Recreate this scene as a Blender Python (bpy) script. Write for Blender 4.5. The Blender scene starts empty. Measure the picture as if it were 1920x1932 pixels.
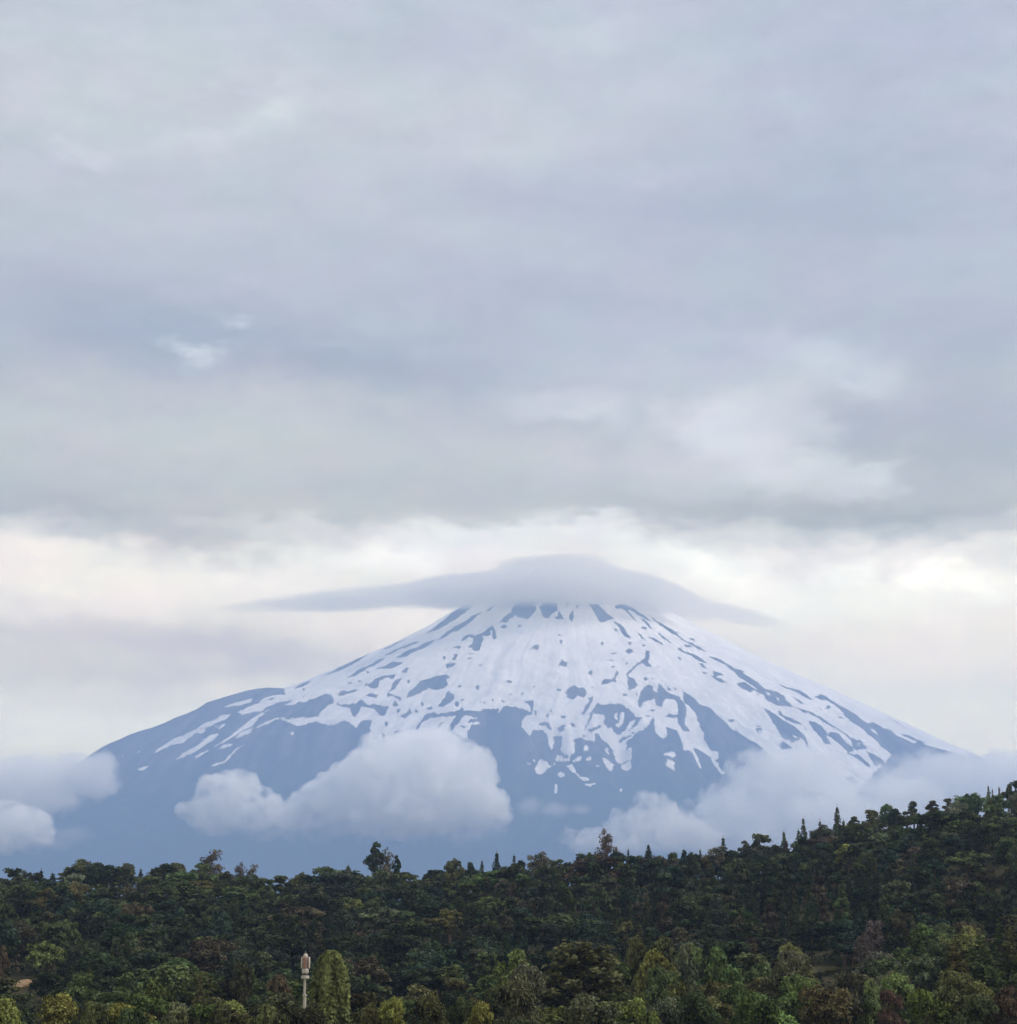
import bpy, math, random
import numpy as np
from mathutils import Vector

random.seed(7)
RNG = np.random.default_rng(7)
S = bpy.context.scene
COL = S.collection

# ------------------------------------------------------------------ camera
FPX = 3850.0                    # focal length, in pixels of a 1920 px wide picture
PITCH = math.atan((1826 - 966) / FPX)
cam_d = bpy.data.cameras.new('camera')
cam_d.sensor_fit = 'HORIZONTAL'
cam_d.sensor_width = 36.0
cam_d.lens = 36.0 * FPX / 1920.0
cam_d.clip_start = 1.0
cam_d.clip_end = 80000.0
cam = bpy.data.objects.new('camera', cam_d)
cam.rotation_euler = (math.pi / 2 + PITCH, 0, 0)
COL.objects.link(cam)
S.camera = cam
CF = np.array([0, math.cos(PITCH), math.sin(PITCH)])
CU = np.array([0, -math.sin(PITCH), math.cos(PITCH)])


def ray(u, v):
    return CF * FPX + np.array([1.0, 0, 0]) * (u - 960) + CU * (966 - v)


def at(u, v, Y):
    d = ray(u, v)
    return d * (Y / d[1])


def azel(u, v):
    d = ray(u, v)
    return math.atan2(d[0], d[1]), math.atan2(d[2], math.hypot(d[0], d[1]))


def project(x, y, z):
    f = y * CF[1] + z * CF[2]
    f = np.maximum(f, 1.0)
    return 960 + FPX * x / f, 966 - FPX * (y * CU[1] + z * CU[2]) / f


def lin(c):
    c = np.asarray(c, float) / 255.0
    return np.where(c <= 0.04045, c / 12.92, ((c + 0.055) / 1.055) ** 2.4)


# ------------------------------------------------------------------ air, light, exposure
HAZE_D = 5.5e-5                 # per metre
HAZE_COL = (0.40, 0.60, 1.0)
HAZE_ANISO = 0.2
HAZE_TOP = 3150.0
HAZE_FAR = 24000.0
HAZE_J = np.array([0.30, 0.44, 0.72])   # the light that the air sends on, as rendered
SUN_EL, SUN_AZ = math.radians(48), math.radians(98)   # azimuth from +Y towards +X: to the right
SUN_POWER = 1.5
EXPOSURE = 1.38

S.view_settings.view_transform = 'Standard'
S.view_settings.look = 'None'
S.view_settings.exposure = EXPOSURE
S.view_settings.gamma = 1.0
S.view_settings.use_curve_mapping = False
S.cycles.volume_bounces = 32
S.cycles.max_bounces = 40
S.cycles.diffuse_bounces = 3
S.cycles.transparent_max_bounces = 16
S.cycles.volume_max_steps = 256
S.cycles.use_denoising = True

sun_d = bpy.data.lights.new('sun', 'SUN')
sun_d.energy = SUN_POWER
sun_d.angle = math.radians(14)
sun_d.color = (1.0, 0.88, 0.75)
sun = bpy.data.objects.new('sun', sun_d)
sdir = Vector((math.sin(SUN_AZ) * math.cos(SUN_EL), math.cos(SUN_AZ) * math.cos(SUN_EL), math.sin(SUN_EL)))
sun.rotation_euler = (-sdir).to_track_quat('-Z', 'Y').to_euler()
sun.location = (0, 0, 4000)
COL.objects.link(sun)

W = bpy.data.worlds.new('World')
S.world = W
W.use_nodes = True


class NT:
    def __init__(self, tree):
        self.t = tree
        tree.nodes.clear()

    def n(self, typ, **kw):
        nd = self.t.nodes.new(typ)
        for k, v in kw.items():
            setattr(nd, k, v)
        return nd

    def link(self, a, b):
        self.t.links.new(a, b)

    def put(self, sock, v):
        if hasattr(v, 'is_linked') or isinstance(v, bpy.types.NodeSocket):
            self.t.links.new(v, sock)
        elif v is not None:
            sock.default_value = v

    def m(self, op, a, b=None, c=None, clamp=False):
        nd = self.n('ShaderNodeMath', operation=op, use_clamp=clamp)
        for i, x in enumerate((a, b, c)):
            self.put(nd.inputs[i], x)
        return nd.outputs[0]

    def v(self, op, a, b=None, out=0):
        nd = self.n('ShaderNodeVectorMath', operation=op)
        self.put(nd.inputs[0], a)
        self.put(nd.inputs[1], b)
        return nd.outputs[out]

    def scale(self, a, s):
        nd = self.n('ShaderNodeVectorMath', operation='SCALE')
        self.put(nd.inputs[0], a)
        self.put(nd.inputs['Scale'], s)
        return nd.outputs[0]

    def noise(self, vec, scale, detail=4.0, rough=0.55, dist=0.0, out='Fac'):
        nd = self.n('ShaderNodeTexNoise')
        self.put(nd.inputs['Vector'], vec)
        nd.inputs['Scale'].default_value = scale
        nd.inputs['Detail'].default_value = detail
        nd.inputs['Roughness'].default_value = rough
        nd.inputs['Distortion'].default_value = dist
        return nd.outputs[out]

    def mixc(self, f, a, b, typ='MIX'):
        nd = self.n('ShaderNodeMix', data_type='RGBA', blend_type=typ)
        self.put(nd.inputs[0], f)
        self.put(nd.inputs[6], a)
        self.put(nd.inputs[7], b)
        return nd.outputs[2]

    def maprange(self, x, a, b, c=0.0, d=1.0, smooth=True):
        nd = self.n('ShaderNodeMapRange', interpolation_type='SMOOTHSTEP' if smooth else 'LINEAR')
        for i, q in enumerate((x, a, b, c, d)):
            self.put(nd.inputs[i], q)
        return nd.outputs[0]


MIST_D, MIST_TOP, MIST_NEAR, MIST_END = 1.15e-4, 900.0, 1700.0, 8000.0


def haze_T(el):
    L = min(HAZE_TOP / max(math.sin(el), 1e-4), HAZE_FAR / max(math.cos(el), 1e-3))
    Lm = max(0.0, min(MIST_END, MIST_TOP / max(math.tan(el), 1e-4)) - MIST_NEAR) / max(math.cos(el), 1e-3)
    return math.exp(-HAZE_D * L - MIST_D * Lm)


# what the cloud deck looks like by height above the horizon (picture row, colour as seen)
SKY_ROWS = [(1826, (214, 220, 228)), (1560, (214, 220, 228)), (1400, (220, 225, 231)), (1290, (218, 221, 229)),
            (1215, (221, 222, 228)), (1130, (233, 233, 236)), (1060, (229, 230, 234)), (1012, (212, 216, 223)),
            (975, (192, 198, 208)), (900, (188, 195, 207)), (780, (187, 194, 208)), (640, (180, 189, 207)),
            (480, (186, 194, 210)), (280, (192, 199, 213)), (0, (188, 196, 212))]
# banks and breaks in the deck: row, column, half sizes, tilt in degrees, change of light per channel
BLOBS = [
    # u, v, ru, rv, tilt, dR, dG, dB
    (40, 1070, 260, 55, 9, .09, .055, .035), (300, 1140, 170, 30, 6, .03, .02, .01), (560, 1070, 170, 24, -8, .13, .13, .10),
    (900, 1010, 260, 34, -4, .13, .13, .13), (760, 1065, 140, 22, -8, .12, .12, .11), (1210, 1030, 150, 26, 14, .10, .10, .09), (1360, 1090, 110, 40, 18, .13, .13, .10),
    (1620, 1135, 300, 55, 8, .07, .075, .05), (1545, 1078, 24, 15, 0, .09, .09, .08), (1618, 1082, 30, 20, 0, .09, .09, .08), (1765, 1086, 26, 22, 0, .09, .09, .08), (1835, 1112, 44, 16, 10, .08, .08, .07), (1690, 1072, 34, 14, 0, -.08, -.075, -.06), (1850, 1065, 60, 22, 0, -.09, -.085, -.07), (1480, 1062, 60, 12, 8, -.05, -.05, -.045), (1130, 982, 50, 9, -6, .10, .10, .10), (1060, 990, 40, 8, 10, -.07, -.065, -.06), (1800, 1085, 150, 30, 6, .12, .12, .09), (1750, 1230, 320, 90, 0, .05, .035, .02),
    (1700, 985, 420, 38, 3, -.115, -.10, -.085), (1250, 960, 280, 24, 2, -.05, -.045, -.04), (160, 1215, 360, 46, 3, -.11, -.10, -.045),
    (500, 1235, 240, 34, 3, -.085, -.08, -.04), (100, 1268, 330, 24, 1, -.09, -.08, -.05), (740, 1170, 120, 22, 0, .05, .04, .03), (150, 1370, 260, 40, -4, .03, .04, .05),
    (90, 960, 300, 55, 8, -.06, -.045, -.02), (400, 1035, 230, 34, 8, -.16, -.15, -.13), (700, 1015, 120, 20, -2, -.05, -.05, -.045),
    (1250, 840, 240, 80, 8, .085, .08, .082), (1440, 850, 110, 80, 20, .12, .115, .112), (1350, 790, 60, 40, -30, .05, .048, .05), (1500, 760, 50, 40, 40, .04, .04, .04), (1560, 905, 80, 26, 10, .07, .07, .068),
    (1660, 905, 48, 20, -5, .12, .12, .115), (1580, 690, 150, 38, 18, .09, .088, .085), (1680, 730, 60, 22, 25, .06, .058, .055), (1300, 700, 260, 80, 5, .03, .034, .036), (1080, 770, 160, 26, 3, .06, .06, .06),
    (1800, 820, 190, 150, 0, -.08, -.072, -.055), (1600, 820, 60, 50, 20, -.06, -.055, -.04), (1205, 790, 36, 44, 20, -.085, -.075, -.065), (1260, 830, 30, 26, 0, -.06, -.055, -.05), (1060, 808, 100, 18, 8, -.06, -.056, -.05), (1160, 850, 50, 18, 10, -.04, -.04, -.035),
    (290, 620, 330, 75, 3, -.075, -.066, -.035), (372, 663, 36, 15, 16, .17, .165, .135), (340, 650, 40, 10, 16, .06, .06, .05), (440, 612, 36, 9, 4, .12, .12, .10), (655, 656, 26, 8, 0, .05, .05, .045),
    (780, 710, 280, 50, 6, -.07, -.064, -.04), (430, 830, 400, 65, 0, .05, .052, .035), (1050, 560, 340, 60, 10, -.03, -.032, -.01),
    (520, 212, 60, 16, -16, .075, .07, .06), (530, 150, 24, 8, 0, .04, .05, .05), (420, 260, 120, 18, -14, .05, .055, .05), (170, 288, 80, 12, 10, .055, .055, .055), (90, 300, 90, 8, 14, -.03, -.03, -.02), (400, 160, 90, 12, 14, -.03, -.03, -.025),
    (250, 120, 420, 140, 0, .035, .04, .02), (1100, 80, 110, 34, -3, .05, .05, .04), (1640, 330, 380, 160, 8, -.085, -.074, -.04), (1750, 60, 330, 110, 0, -.05, -.05, -.02),
    (1200, 400, 330, 60, 6, -.05, -.05, -.02), (900, 250, 260, 60, 4, .03, .03, .02), (1500, 200, 60, 20, -10, .03, .03, .03), (1250, 160, 120, 26, -6, .03, .03, .025),
]

w = NT(W.node_tree)
tc = w.n('ShaderNodeTexCoord')
sep = w.n('ShaderNodeSeparateXYZ')
w.link(tc.outputs['Generated'], sep.inputs[0])
sx, sy, sz = sep.outputs
az = w.m('ARCTAN2', sx, sy)
el = w.m('ARCSINE', sz)
cmb = w.n('ShaderNodeCombineXYZ')
w.link(az, cmb.inputs[0])
w.link(el, cmb.inputs[1])
P0 = cmb.outputs[0]
# the deck is drawn out level with the horizon: noise stretched sideways
Ps = w.v('MULTIPLY', P0, (1.0, 2.1, 1.0))
warp = w.v('SUBTRACT', w.noise(Ps, 16.0, 4.0, 0.6, out='Color'), (0.5, 0.5, 0.5))
P1 = w.v('ADD', P0, w.v('MULTIPLY', warp, (0.07, 0.030, 0.0)))
warp2 = w.v('SUBTRACT', w.noise(Ps, 60.0, 3.0, 0.6, out='Color'), (0.5, 0.5, 0.5))
P1 = w.v('ADD', P1, w.v('MULTIPLY', warp2, (0.030, 0.016, 0.0)))
sp1 = w.n('ShaderNodeSeparateXYZ')
w.link(P1, sp1.inputs[0])
ramp = w.n('ShaderNodeValToRGB')
E_LO, E_HI = 0.0, azel(960, 0)[1]
cr = ramp.color_ramp
cr.interpolation = 'EASE'
stops = []
for v_, c_ in SKY_ROWS:
    e = azel(960, v_)[1]
    T = haze_T(e)
    obs = lin(c_)
    stops.append(((e - E_LO) / (E_HI - E_LO), np.maximum((obs - HAZE_J * (1 - T)) / T, 0.02)))
cr.elements[0].position = stops[0][0]
cr.elements[1].position = stops[-1][0]
for p_, _ in stops[1:-1]:
    cr.elements.new(p_)
for elx, (p_, c_) in zip(sorted(cr.elements, key=lambda q: q.position), stops):
    elx.color = (*[float(q) for q in c_], 1)
w.link(w.m('DIVIDE', sp1.outputs[1], E_HI), ramp.inputs[0])
acc = ramp.outputs[0]
for (u_, v_, ru, rv, tilt, dr, dg, db) in BLOBS:
    a0, e0 = azel(u_, v_)
    T = haze_T(e0)
    mp = w.n('ShaderNodeMapping', vector_type='TEXTURE')
    mp.inputs['Location'].default_value = (a0, e0, 0)
    mp.inputs['Rotation'].default_value = (0, 0, math.radians(-tilt))
    mp.inputs['Scale'].default_value = (ru / FPX, rv / FPX, 1)
    w.link(P1, mp.inputs['Vector'])
    g = w.m('POWER', 0.42, w.v('DOT_PRODUCT', mp.outputs[0], mp.outputs[0], out=1))
    nd = w.n('ShaderNodeVectorMath', operation='MULTIPLY_ADD')
    w.link(g, nd.inputs[0])
    nd.inputs[1].default_value = (dr / T, dg / T, db / T)
    w.link(acc, nd.inputs[2])
    acc = nd.outputs[0]
# fine streaks
n1 = w.noise(Ps, 30.0, 6.0, 0.62)
n2 = w.noise(w.v('MULTIPLY', P0, (1.0, 4.0, 1.0)), 11.0, 3.0, 0.5)
n3 = w.noise(w.v('MULTIPLY', P1, (1.0, 1.8, 1.0)), 95.0, 6.0, 0.65)
gain = w.m('ADD', w.m('MULTIPLY_ADD', n3, 0.22, -0.11), w.m('ADD', w.m('MULTIPLY_ADD', n1, 0.30, 0.85), w.m('MULTIPLY_ADD', n2, 0.20, -0.10)))
acc = w.scale(acc, gain)
tint = w.mixc(w.maprange(w.noise(Ps, 21.0, 3.0, 0.5), 0.3, 0.7), (1.02, 0.98, 1.02, 1), (0.975, 1.003, 0.99, 1))
acc = w.v('MULTIPLY', acc, tint)
sky = w.n('ShaderNodeTexSky', sky_type='NISHITA')
sky.sun_disc = False
sky.sun_elevation = SUN_EL
sky.sun_rotation = SUN_AZ
bg_air = w.n('ShaderNodeBackground')
bg_air.inputs['Strength'].default_value = 0.06
w.link(sky.outputs[0], bg_air.inputs['Color'])
bg_deck = w.n('ShaderNodeBackground')
# an overcast deck is brighter overhead than towards the horizon
acc = w.scale(acc, w.maprange(el, math.radians(27), math.radians(80), 1.0, 1.5))
w.link(acc, bg_deck.inputs['Color'])
bg_deck.inputs['Strength'].default_value = 2.0 ** -EXPOSURE
mx = w.n('ShaderNodeMixShader')
mx.inputs[0].default_value = 0.97           # a closed deck of cloud lets little of the clear sky through
w.link(bg_air.outputs[0], mx.inputs[1])
w.link(bg_deck.outputs[0], mx.inputs[2])
wo = w.n('ShaderNodeOutputWorld')
w.link(mx.outputs[0], wo.inputs['Surface'])

# ------------------------------------------------------------------ helpers


def link(o, parent=None):
    COL.objects.link(o)
    if parent is not None:
        o.parent = parent
    return o


def mesh_np(name, verts, faces, smooth=False):
    me = bpy.data.meshes.new(name)
    verts = np.asarray(verts, np.float32)
    faces = np.asarray(faces, np.int32)
    k = faces.shape[1]
    me.vertices.add(len(verts))
    me.vertices.foreach_set('co', verts.ravel())
    me.loops.add(faces.size)
    me.loops.foreach_set('vertex_index', faces.ravel())
    me.polygons.add(len(faces))
    me.polygons.foreach_set('loop_start', np.arange(0, faces.size, k, dtype=np.int32))
    if smooth:
        me.polygons.foreach_set('use_smooth', np.ones(len(faces), bool))
    me.update(calc_edges=True)
    return me


def attr(me, name, vals):
    a = me.attributes.new(name, 'FLOAT', 'POINT')
    a.data.foreach_set('value', np.asarray(vals, np.float32))


def mat(name):
    m = bpy.data.materials.new(name)
    m.use_nodes = True
    return m, NT(m.node_tree)


def tag(o, label=None, cat=None, group=None, kind=None):
    for k, v in (('label', label), ('category', cat), ('group', group), ('kind', kind)):
        if v:
            o[k] = v
    return o


def hash2(i, j, seed):
    h = (i.astype(np.int64) * 374761393 + j.astype(np.int64) * 668265263 + seed * 974634777) & 0x7fffffff
    h = (h ^ (h >> 13)) * 1274126177 & 0x7fffffff
    return ((h ^ (h >> 16)) & 0xffff) / 65535.0


def vnoise(x, y, seed=0):
    i = np.floor(x).astype(np.int64)
    j = np.floor(y).astype(np.int64)
    fx, fy = x - i, y - j
    fx = fx * fx * (3 - 2 * fx)
    fy = fy * fy * (3 - 2 * fy)
    a = hash2(i, j, seed) * (1 - fx) + hash2(i + 1, j, seed) * fx
    b = hash2(i, j + 1, seed) * (1 - fx) + hash2(i + 1, j + 1, seed) * fx
    return a * (1 - fy) + b * fy - 0.5


def fbm(x, y, seed=0, octs=4, gain=0.5):
    r, a = 0, 1.0
    for k in range(octs):
        r = r + a * vnoise(x, y, seed + k * 17)
        x, y, a = x * 2.03 + 5.1, y * 2.03 + 1.7, a * gain
    return r


# ------------------------------------------------------------------ ground: near slope, wooded hill, plain
SKYLINE = [(-400, 1668), (0, 1664), (90, 1652), (190, 1646), (330, 1648), (420, 1650), (560, 1654), (650, 1650), (800, 1654),
           (860, 1640), (940, 1632), (1080, 1622), (1220, 1612), (1370, 1608), (1450, 1598), (1500, 1584), (1560, 1570),
           (1660, 1545), (1720, 1533), (1800, 1520), (1850, 1505), (1920, 1488), (2300, 1420), (2800, 1380)]
SU = np.array([p[0] for p in SKYLINE], float)
SV = np.array([p[1] for p in SKYLINE], float)
RIDGE = 900.0


def ground_z(x, y):
    x = np.asarray(x, float)
    y = np.asarray(y, float)
    u = 960 + FPX * x / np.maximum(y, 420.0)
    zr = (1826 - np.interp(u, SU, SV)) / FPX * RIDGE - 13.0
    zf = np.interp(u, [-500, 0, 700, 1200, 1500, 1950, 2500], [-13, -13.5, -15, -14, -9, -3, 0])
    t = np.clip((y - 500) / (RIDGE - 500), 0, 1)
    prof = 0.55 * t + 0.45 * t * t * (3 - 2 * t)
    hill = zf + (zr - zf) * prof
    near = np.interp(y, [-600, 0, 60, 250, 330, 500], [0, -1.8, -4.5, -14.5, -15, -14])
    k = np.clip((y - 330) / 170, 0, 1)
    z = near * (1 - k) + hill * k
    back = np.clip((y - RIDGE) / 900, 0, 1)
    back = back * back * (3 - 2 * back)
    z = z * (1 - back) + (-12.0) * back
    z = z + np.where((y > 100) & (y < 1200), 1.2 * fbm(x / 45.0, y / 45.0, 3, 3), 0)
    return z


def uneven(lo, hi, fine_lo, fine_hi, step, grow=1.35):
    mid = list(np.arange(fine_lo, fine_hi + step, step))
    a, s = [], step
    q = fine_lo
    while q > lo:
        s *= grow
        q -= s
        a.append(max(q, lo))
    b, s = [], step
    q = mid[-1]
    while q < hi:
        s *= grow
        q += s
        b.append(min(q, hi))
    return np.array(a[::-1] + mid + b)


gx = uneven(-9800, 9800, -420, 420, 8)
gy = uneven(-250, 23500, 0, 1100, 8)
GX, GY = np.meshgrid(gx, gy)
GZ = ground_z(GX, GY)
nx, ny = len(gx), len(gy)
idx = np.arange(nx * ny).reshape(ny, nx)
gf = np.stack([idx[:-1, :-1], idx[:-1, 1:], idx[1:, 1:], idx[1:, :-1]], -1).reshape(-1, 4)
gm = mesh_np('ground', np.stack([GX, GY, GZ], -1).reshape(-1, 3), gf, True)
m_ground, g_ = mat('woodland_soil')
t_ = g_.n('ShaderNodeTexCoord')
b_ = g_.n('ShaderNodeBsdfDiffuse')
n_ = g_.noise(t_.outputs['Object'], 0.08, 6, 0.6)
g_.link(g_.mixc(g_.maprange(n_, 0.35, 0.65), (0.022, 0.026, 0.014, 1), (0.05, 0.045, 0.028, 1)), b_.inputs['Color'])
o_ = g_.n('ShaderNodeOutputMaterial')
g_.link(b_.outputs[0], o_.inputs['Surface'])
gm.materials.append(m_ground)
ground = link(bpy.data.objects.new('ground', gm))
tag(ground, kind='structure')

# ------------------------------------------------------------------ the volcano
DM = 15000.0
CXM = float(at(1062, 1300, DM)[0])


def prof_of(pts):
    r, z = [], []
    for u, v in pts:
        p = at(u, v, DM)
        r.append(abs(p[0] - CXM))
        z.append(p[2])
    return np.array(r), np.array(z)


LEFT = [(1062, 1092), (965, 1090), (930, 1112), (886, 1139), (800, 1192), (740, 1223), (650, 1263), (565, 1301), (527, 1313), (505, 1307), (470, 1312),
        (430, 1325), (398, 1335), (380, 1348), (300, 1382), (260, 1394), (212, 1417), (150, 1460), (60, 1515), (-60, 1575), (-250, 1650), (-480, 1730), (-760, 1800)]
RIGHT = [(1062, 1092), (1150, 1092), (1190, 1118), (1228, 1142), (1290, 1176), (1350, 1207), (1440, 1257), (1550, 1307), (1650, 1354),
         (1760, 1408), (1850, 1452), (1950, 1500), (2100, 1570), (2300, 1655), (2560, 1740), (2860, 1805)]
rl, zl = prof_of(LEFT)
rr, zr_ = prof_of(RIGHT)
NR, NTF, NTB = 460, 1250, 200
rad = np.concatenate([np.linspace(0, 330, 12)[:-1], 330 + (6900 - 330) * np.linspace(0, 1, NR) ** 1.25])
th = np.concatenate([np.linspace(math.pi, 2 * math.pi, NTF, endpoint=False), np.linspace(0, math.pi, NTB, endpoint=False)])  # front half faces -Y
TH, RD = np.meshgrid(th, rad)
hl = np.interp(RD, rl, zl)
hr = np.interp(RD, rr, zr_)
hf = np.interp(RD, [0, 330, 640, 1000, 1500, 2100, 2800, 3600, 4600, 5600, 6900],
               [z0 - 0 for z0 in (zl[0], zl[0] - 6, np.interp(640, rl, zl), np.interp(1000, rr, zr_) - 20, np.interp(1500, rr, zr_) - 40, np.interp(2100, rr, zr_) - 90,
                np.interp(2800, rr, zr_) - 160, 820, 430, 180, -40)])
c = np.cos(TH)
wl = np.clip(-c, 0, 1) ** 6
wr = np.clip(c, 0, 1) ** 6
H = hl * wl + hr * wr + hf * (1 - wl - wr)
amp = np.clip((RD - 350) / 2400, 0.04, 1) * np.clip((6900 - RD) / 1500, 0, 1)
edge = 1 - 0.75 * np.maximum(wl, wr)
# lava ribs and gullies running down the cone, and rough ground between
rib = fbm(TH * 9.0 + fbm(RD / 900, TH * 3, 5, 2) * 0.9, RD / 2600.0, 11, 4, 0.55)
H = H + amp * edge * ((38 + 75 * np.clip((RD - 1900) / 1500, 0, 1)) * rib + 26 * fbm(RD * np.cos(TH) / 160, RD * np.sin(TH) / 160, 31, 5, 0.55))
MX, MY = CXM + RD * np.cos(TH), DM + RD * np.sin(TH)
H = np.maximum(H, -60)

# --- where the snow lies: patches read off the mountain's near face, painted one over the other
SC = 500 / 1920.0
CR = {1: (200, 1500), 2: (600, 1350), 3: (1000, 1350), 4: (1400, 1350), 5: (600, 1550), 6: (1100, 1550), 7: (1600, 1500)}
RX0, RY0, RW, RH = 150, 1280, 2060, 640
snow = np.zeros((RH, RW), np.float32)


def O(k, *pts):
    return [(CR[k][0] + x * SC, CR[k][1] + y * SC) for x, y in pts]


def fill(pts, val):
    p = np.array(pts, float)
    x0, x1 = int(max(p[:, 0].min() - 1, RX0)), int(min(p[:, 0].max() + 2, RX0 + RW - 1))
    y0, y1 = int(max(p[:, 1].min() - 1, RY0)), int(min(p[:, 1].max() + 2, RY0 + RH - 1))
    if x1 <= x0 or y1 <= y0:
        return
    ss = 3
    xs = x0 + (np.arange((x1 - x0) * ss) + 0.5) / ss
    ys = y0 + (np.arange((y1 - y0) * ss) + 0.5) / ss
    X, Y = np.meshgrid(xs, ys)
    ins = np.zeros(X.shape, bool)
    q = np.roll(p, -1, 0)
    for (ax, ay), (bx, by) in zip(p, q):
        if ay == by:
            continue
        ins ^= ((ay > Y) != (by > Y)) & (X < (bx - ax) * (Y - ay) / (by - ay) + ax)
    cov = ins.reshape(y1 - y0, ss, x1 - x0, ss).mean((1, 3))
    sl = snow[y0 - RY0:y1 - RY0, x0 - RX0:x1 - RX0]
    sl[:] = sl * (1 - cov) + val * cov


def R(k, *pts):
    fill(O(k, *pts), 0.0)


def W_(k, *pts, val=1.0):
    fill(O(k, *pts), val)


def dots(k, *ds):
    for x, y, a, b in ds:
        n = 7
        ph = random.random() * 6
        fill(O(k, *[(x + a * (0.75 + 0.5 * random.random()) * math.cos(ph + i * 2 * math.pi / n), y + b * (0.75 + 0.5 * random.random()) * math.sin(ph + i * 2 * math.pi / n)) for i in range(n)]), 0.15)


c6low = [(1920, 450), (1920, 610), (1830, 570), (1905, 755), (1890, 760), (1810, 600), (1750, 600), (1720, 490), (1690, 430), (1590, 390), (1610, 460), (1560, 500), (1500, 440), (1490, 300),
         (1420, 400), (1360, 430), (1330, 450), (1240, 540), (1250, 600), (1250, 690), (1200, 720), (1150, 680), (1130, 590), (1060, 530), (1000, 480), (960, 520), (900, 510), (850, 480), (790, 500), (800, 610), (740, 660),
         (670, 600), (690, 480), (612, 470), (612, 560), (590, 600), (565, 560), (560, 470), (520, 430), (440, 420), (400, 470), (340, 410), (330, 350), (370, 300), (440, 280), (400, 262), (330, 235), (240, 215), (180, 210), (130, 300), (0, 330)]
S0 = (O(1, (1305, 455), (1500, 370), (1545, 330), (1640, 305), (1720, 310)) + [(640, 1500), (1000, 1290), (1400, 1290), (2200, 1640), (2200, 1720)] + O(7, (1920, 740), (1640, 830), (1600, 880), (1300, 1200), (900, 1150), (460, 720), (400, 700), (230, 590), (100, 470), (60, 420), (0, 405)) +
      O(4, (990, 1150), (860, 1040), (820, 990), (730, 970), (700, 920), (640, 880), (590, 850), (600, 950), (640, 980), (700, 1040)) + O(6, (1850, 280), (1880, 330), (1890, 400), *c6low) +
      O(5, (1850, 390), (1790, 420), (1780, 500), (1500, 560), (980, 570), (910, 540), (920, 480), (940, 335), (860, 340), (800, 395), (740, 350), (680, 340), (630, 370), (560, 380), (470, 350), (330, 370), (260, 375), (210, 340), (120, 330), (0, 260)) + O(1, (1460, 450), (1340, 485)))
fill(S0, 1.0)
# left flank: snow lying in the gullies
W_(1, (1200, 410), (1260, 380), (1340, 360), (1440, 340), (1430, 365), (1340, 395), (1230, 415))
W_(1, (970, 580), (1050, 545), (1110, 530), (1150, 490), (1250, 480), (1210, 520), (1120, 550), (1050, 590), (970, 600))
W_(1, (890, 630), (960, 600), (1040, 600), (1000, 640), (930, 650), (870, 690), (830, 735), (720, 745), (640, 790), (550, 830), (640, 760), (700, 720), (760, 680), (850, 655))
W_(1, (760, 885), (820, 820), (920, 770), (990, 720), (1060, 660), (1140, 650), (1100, 700), (1000, 760), (930, 810), (850, 840))
W_(1, (1090, 760), (1180, 710), (1280, 640), (1400, 540), (1480, 480), (1600, 430), (1720, 400), (1600, 455), (1500, 500), (1440, 570), (1330, 630), (1220, 700), (1120, 755))
W_(1, (1330, 640), (1440, 590), (1420, 640), (1350, 670), (1270, 690), val=.8)
W_(1, (1465, 585), (1560, 540), (1670, 494), (1660, 515), (1560, 565), (1470, 600))
W_(1, (920, 855), (980, 820), (1060, 785), (1050, 805), (940, 860), val=.8)
W_(1, (1130, 775), (1200, 740), (1260, 735), (1240, 755), (1140, 785), val=.7)
W_(1, (1070, 920), (1180, 890), (1260, 810), (1310, 765), (1375, 740), (1300, 790), (1240, 860), (1180, 905), (1080, 935), val=.7)
W_(1, (430, 958), (480, 932), (545, 925), (480, 968), val=.8)
W_(1, (425, 812), (470, 785), (445, 818), val=.6)
W_(1, (270, 848), (315, 822), (300, 855), val=.6)
W_(1, (1740, 540), (1770, 510), (1850, 520), (1920, 515), (1920, 560), (1840, 575), (1770, 555))
W_(1, (1730, 655), (1770, 625), (1815, 635), (1790, 665), val=.45)
W_(1, (1640, 770), (1700, 730), (1920, 600), (1920, 615), (1700, 760), val=.25)
W_(1, (1100, 580), (1220, 560), (1150, 605), val=.6)
W_(1, (1535, 890), (1570, 880), (1580, 920), (1550, 925), val=.3)
W_(1, (540, 720), (580, 735), (600, 765), (540, 750), val=.25)
R(1, (1560, 352), (1600, 335), (1655, 318), (1610, 348))
# rock standing out of the upper snow, left side
R(5, (0, 268), (110, 212), (260, 200), (350, 180), (410, 150), (470, 135), (540, 100), (590, 115), (612, 160), (610, 190), (550, 210), (500, 260), (470, 300), (400, 320), (300, 310), (220, 330), (130, 310), (0, 335))
R(5, (620, 182), (700, 200), (740, 195), (820, 190), (850, 155), (900, 200), (1000, 205), (1090, 220), (1060, 290), (1020, 300), (960, 240), (880, 220), (850, 215), (800, 310), (780, 310), (750, 230), (700, 228), (650, 205))
R(2, (1410, 352), (1500, 285), (1640, 175), (1740, 98), (1830, 82), (1800, 128), (1680, 222), (1540, 302))
R(2, (1040, 540), (1120, 500), (1220, 458), (1350, 408), (1330, 438), (1200, 482), (1100, 528))
R(2, (1150, 562), (1240, 500), (1330, 470), (1420, 418), (1510, 398), (1440, 452), (1350, 492), (1260, 540))
R(2, (1510, 405), (1600, 342), (1650, 315), (1600, 362), (1540, 402))
R(2, (1630, 318), (1720, 255), (1820, 198), (1890, 158), (1830, 222), (1760, 282), (1680, 332))
R(2, (1000, 512), (1150, 430), (1250, 394), (1120, 462))
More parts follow.
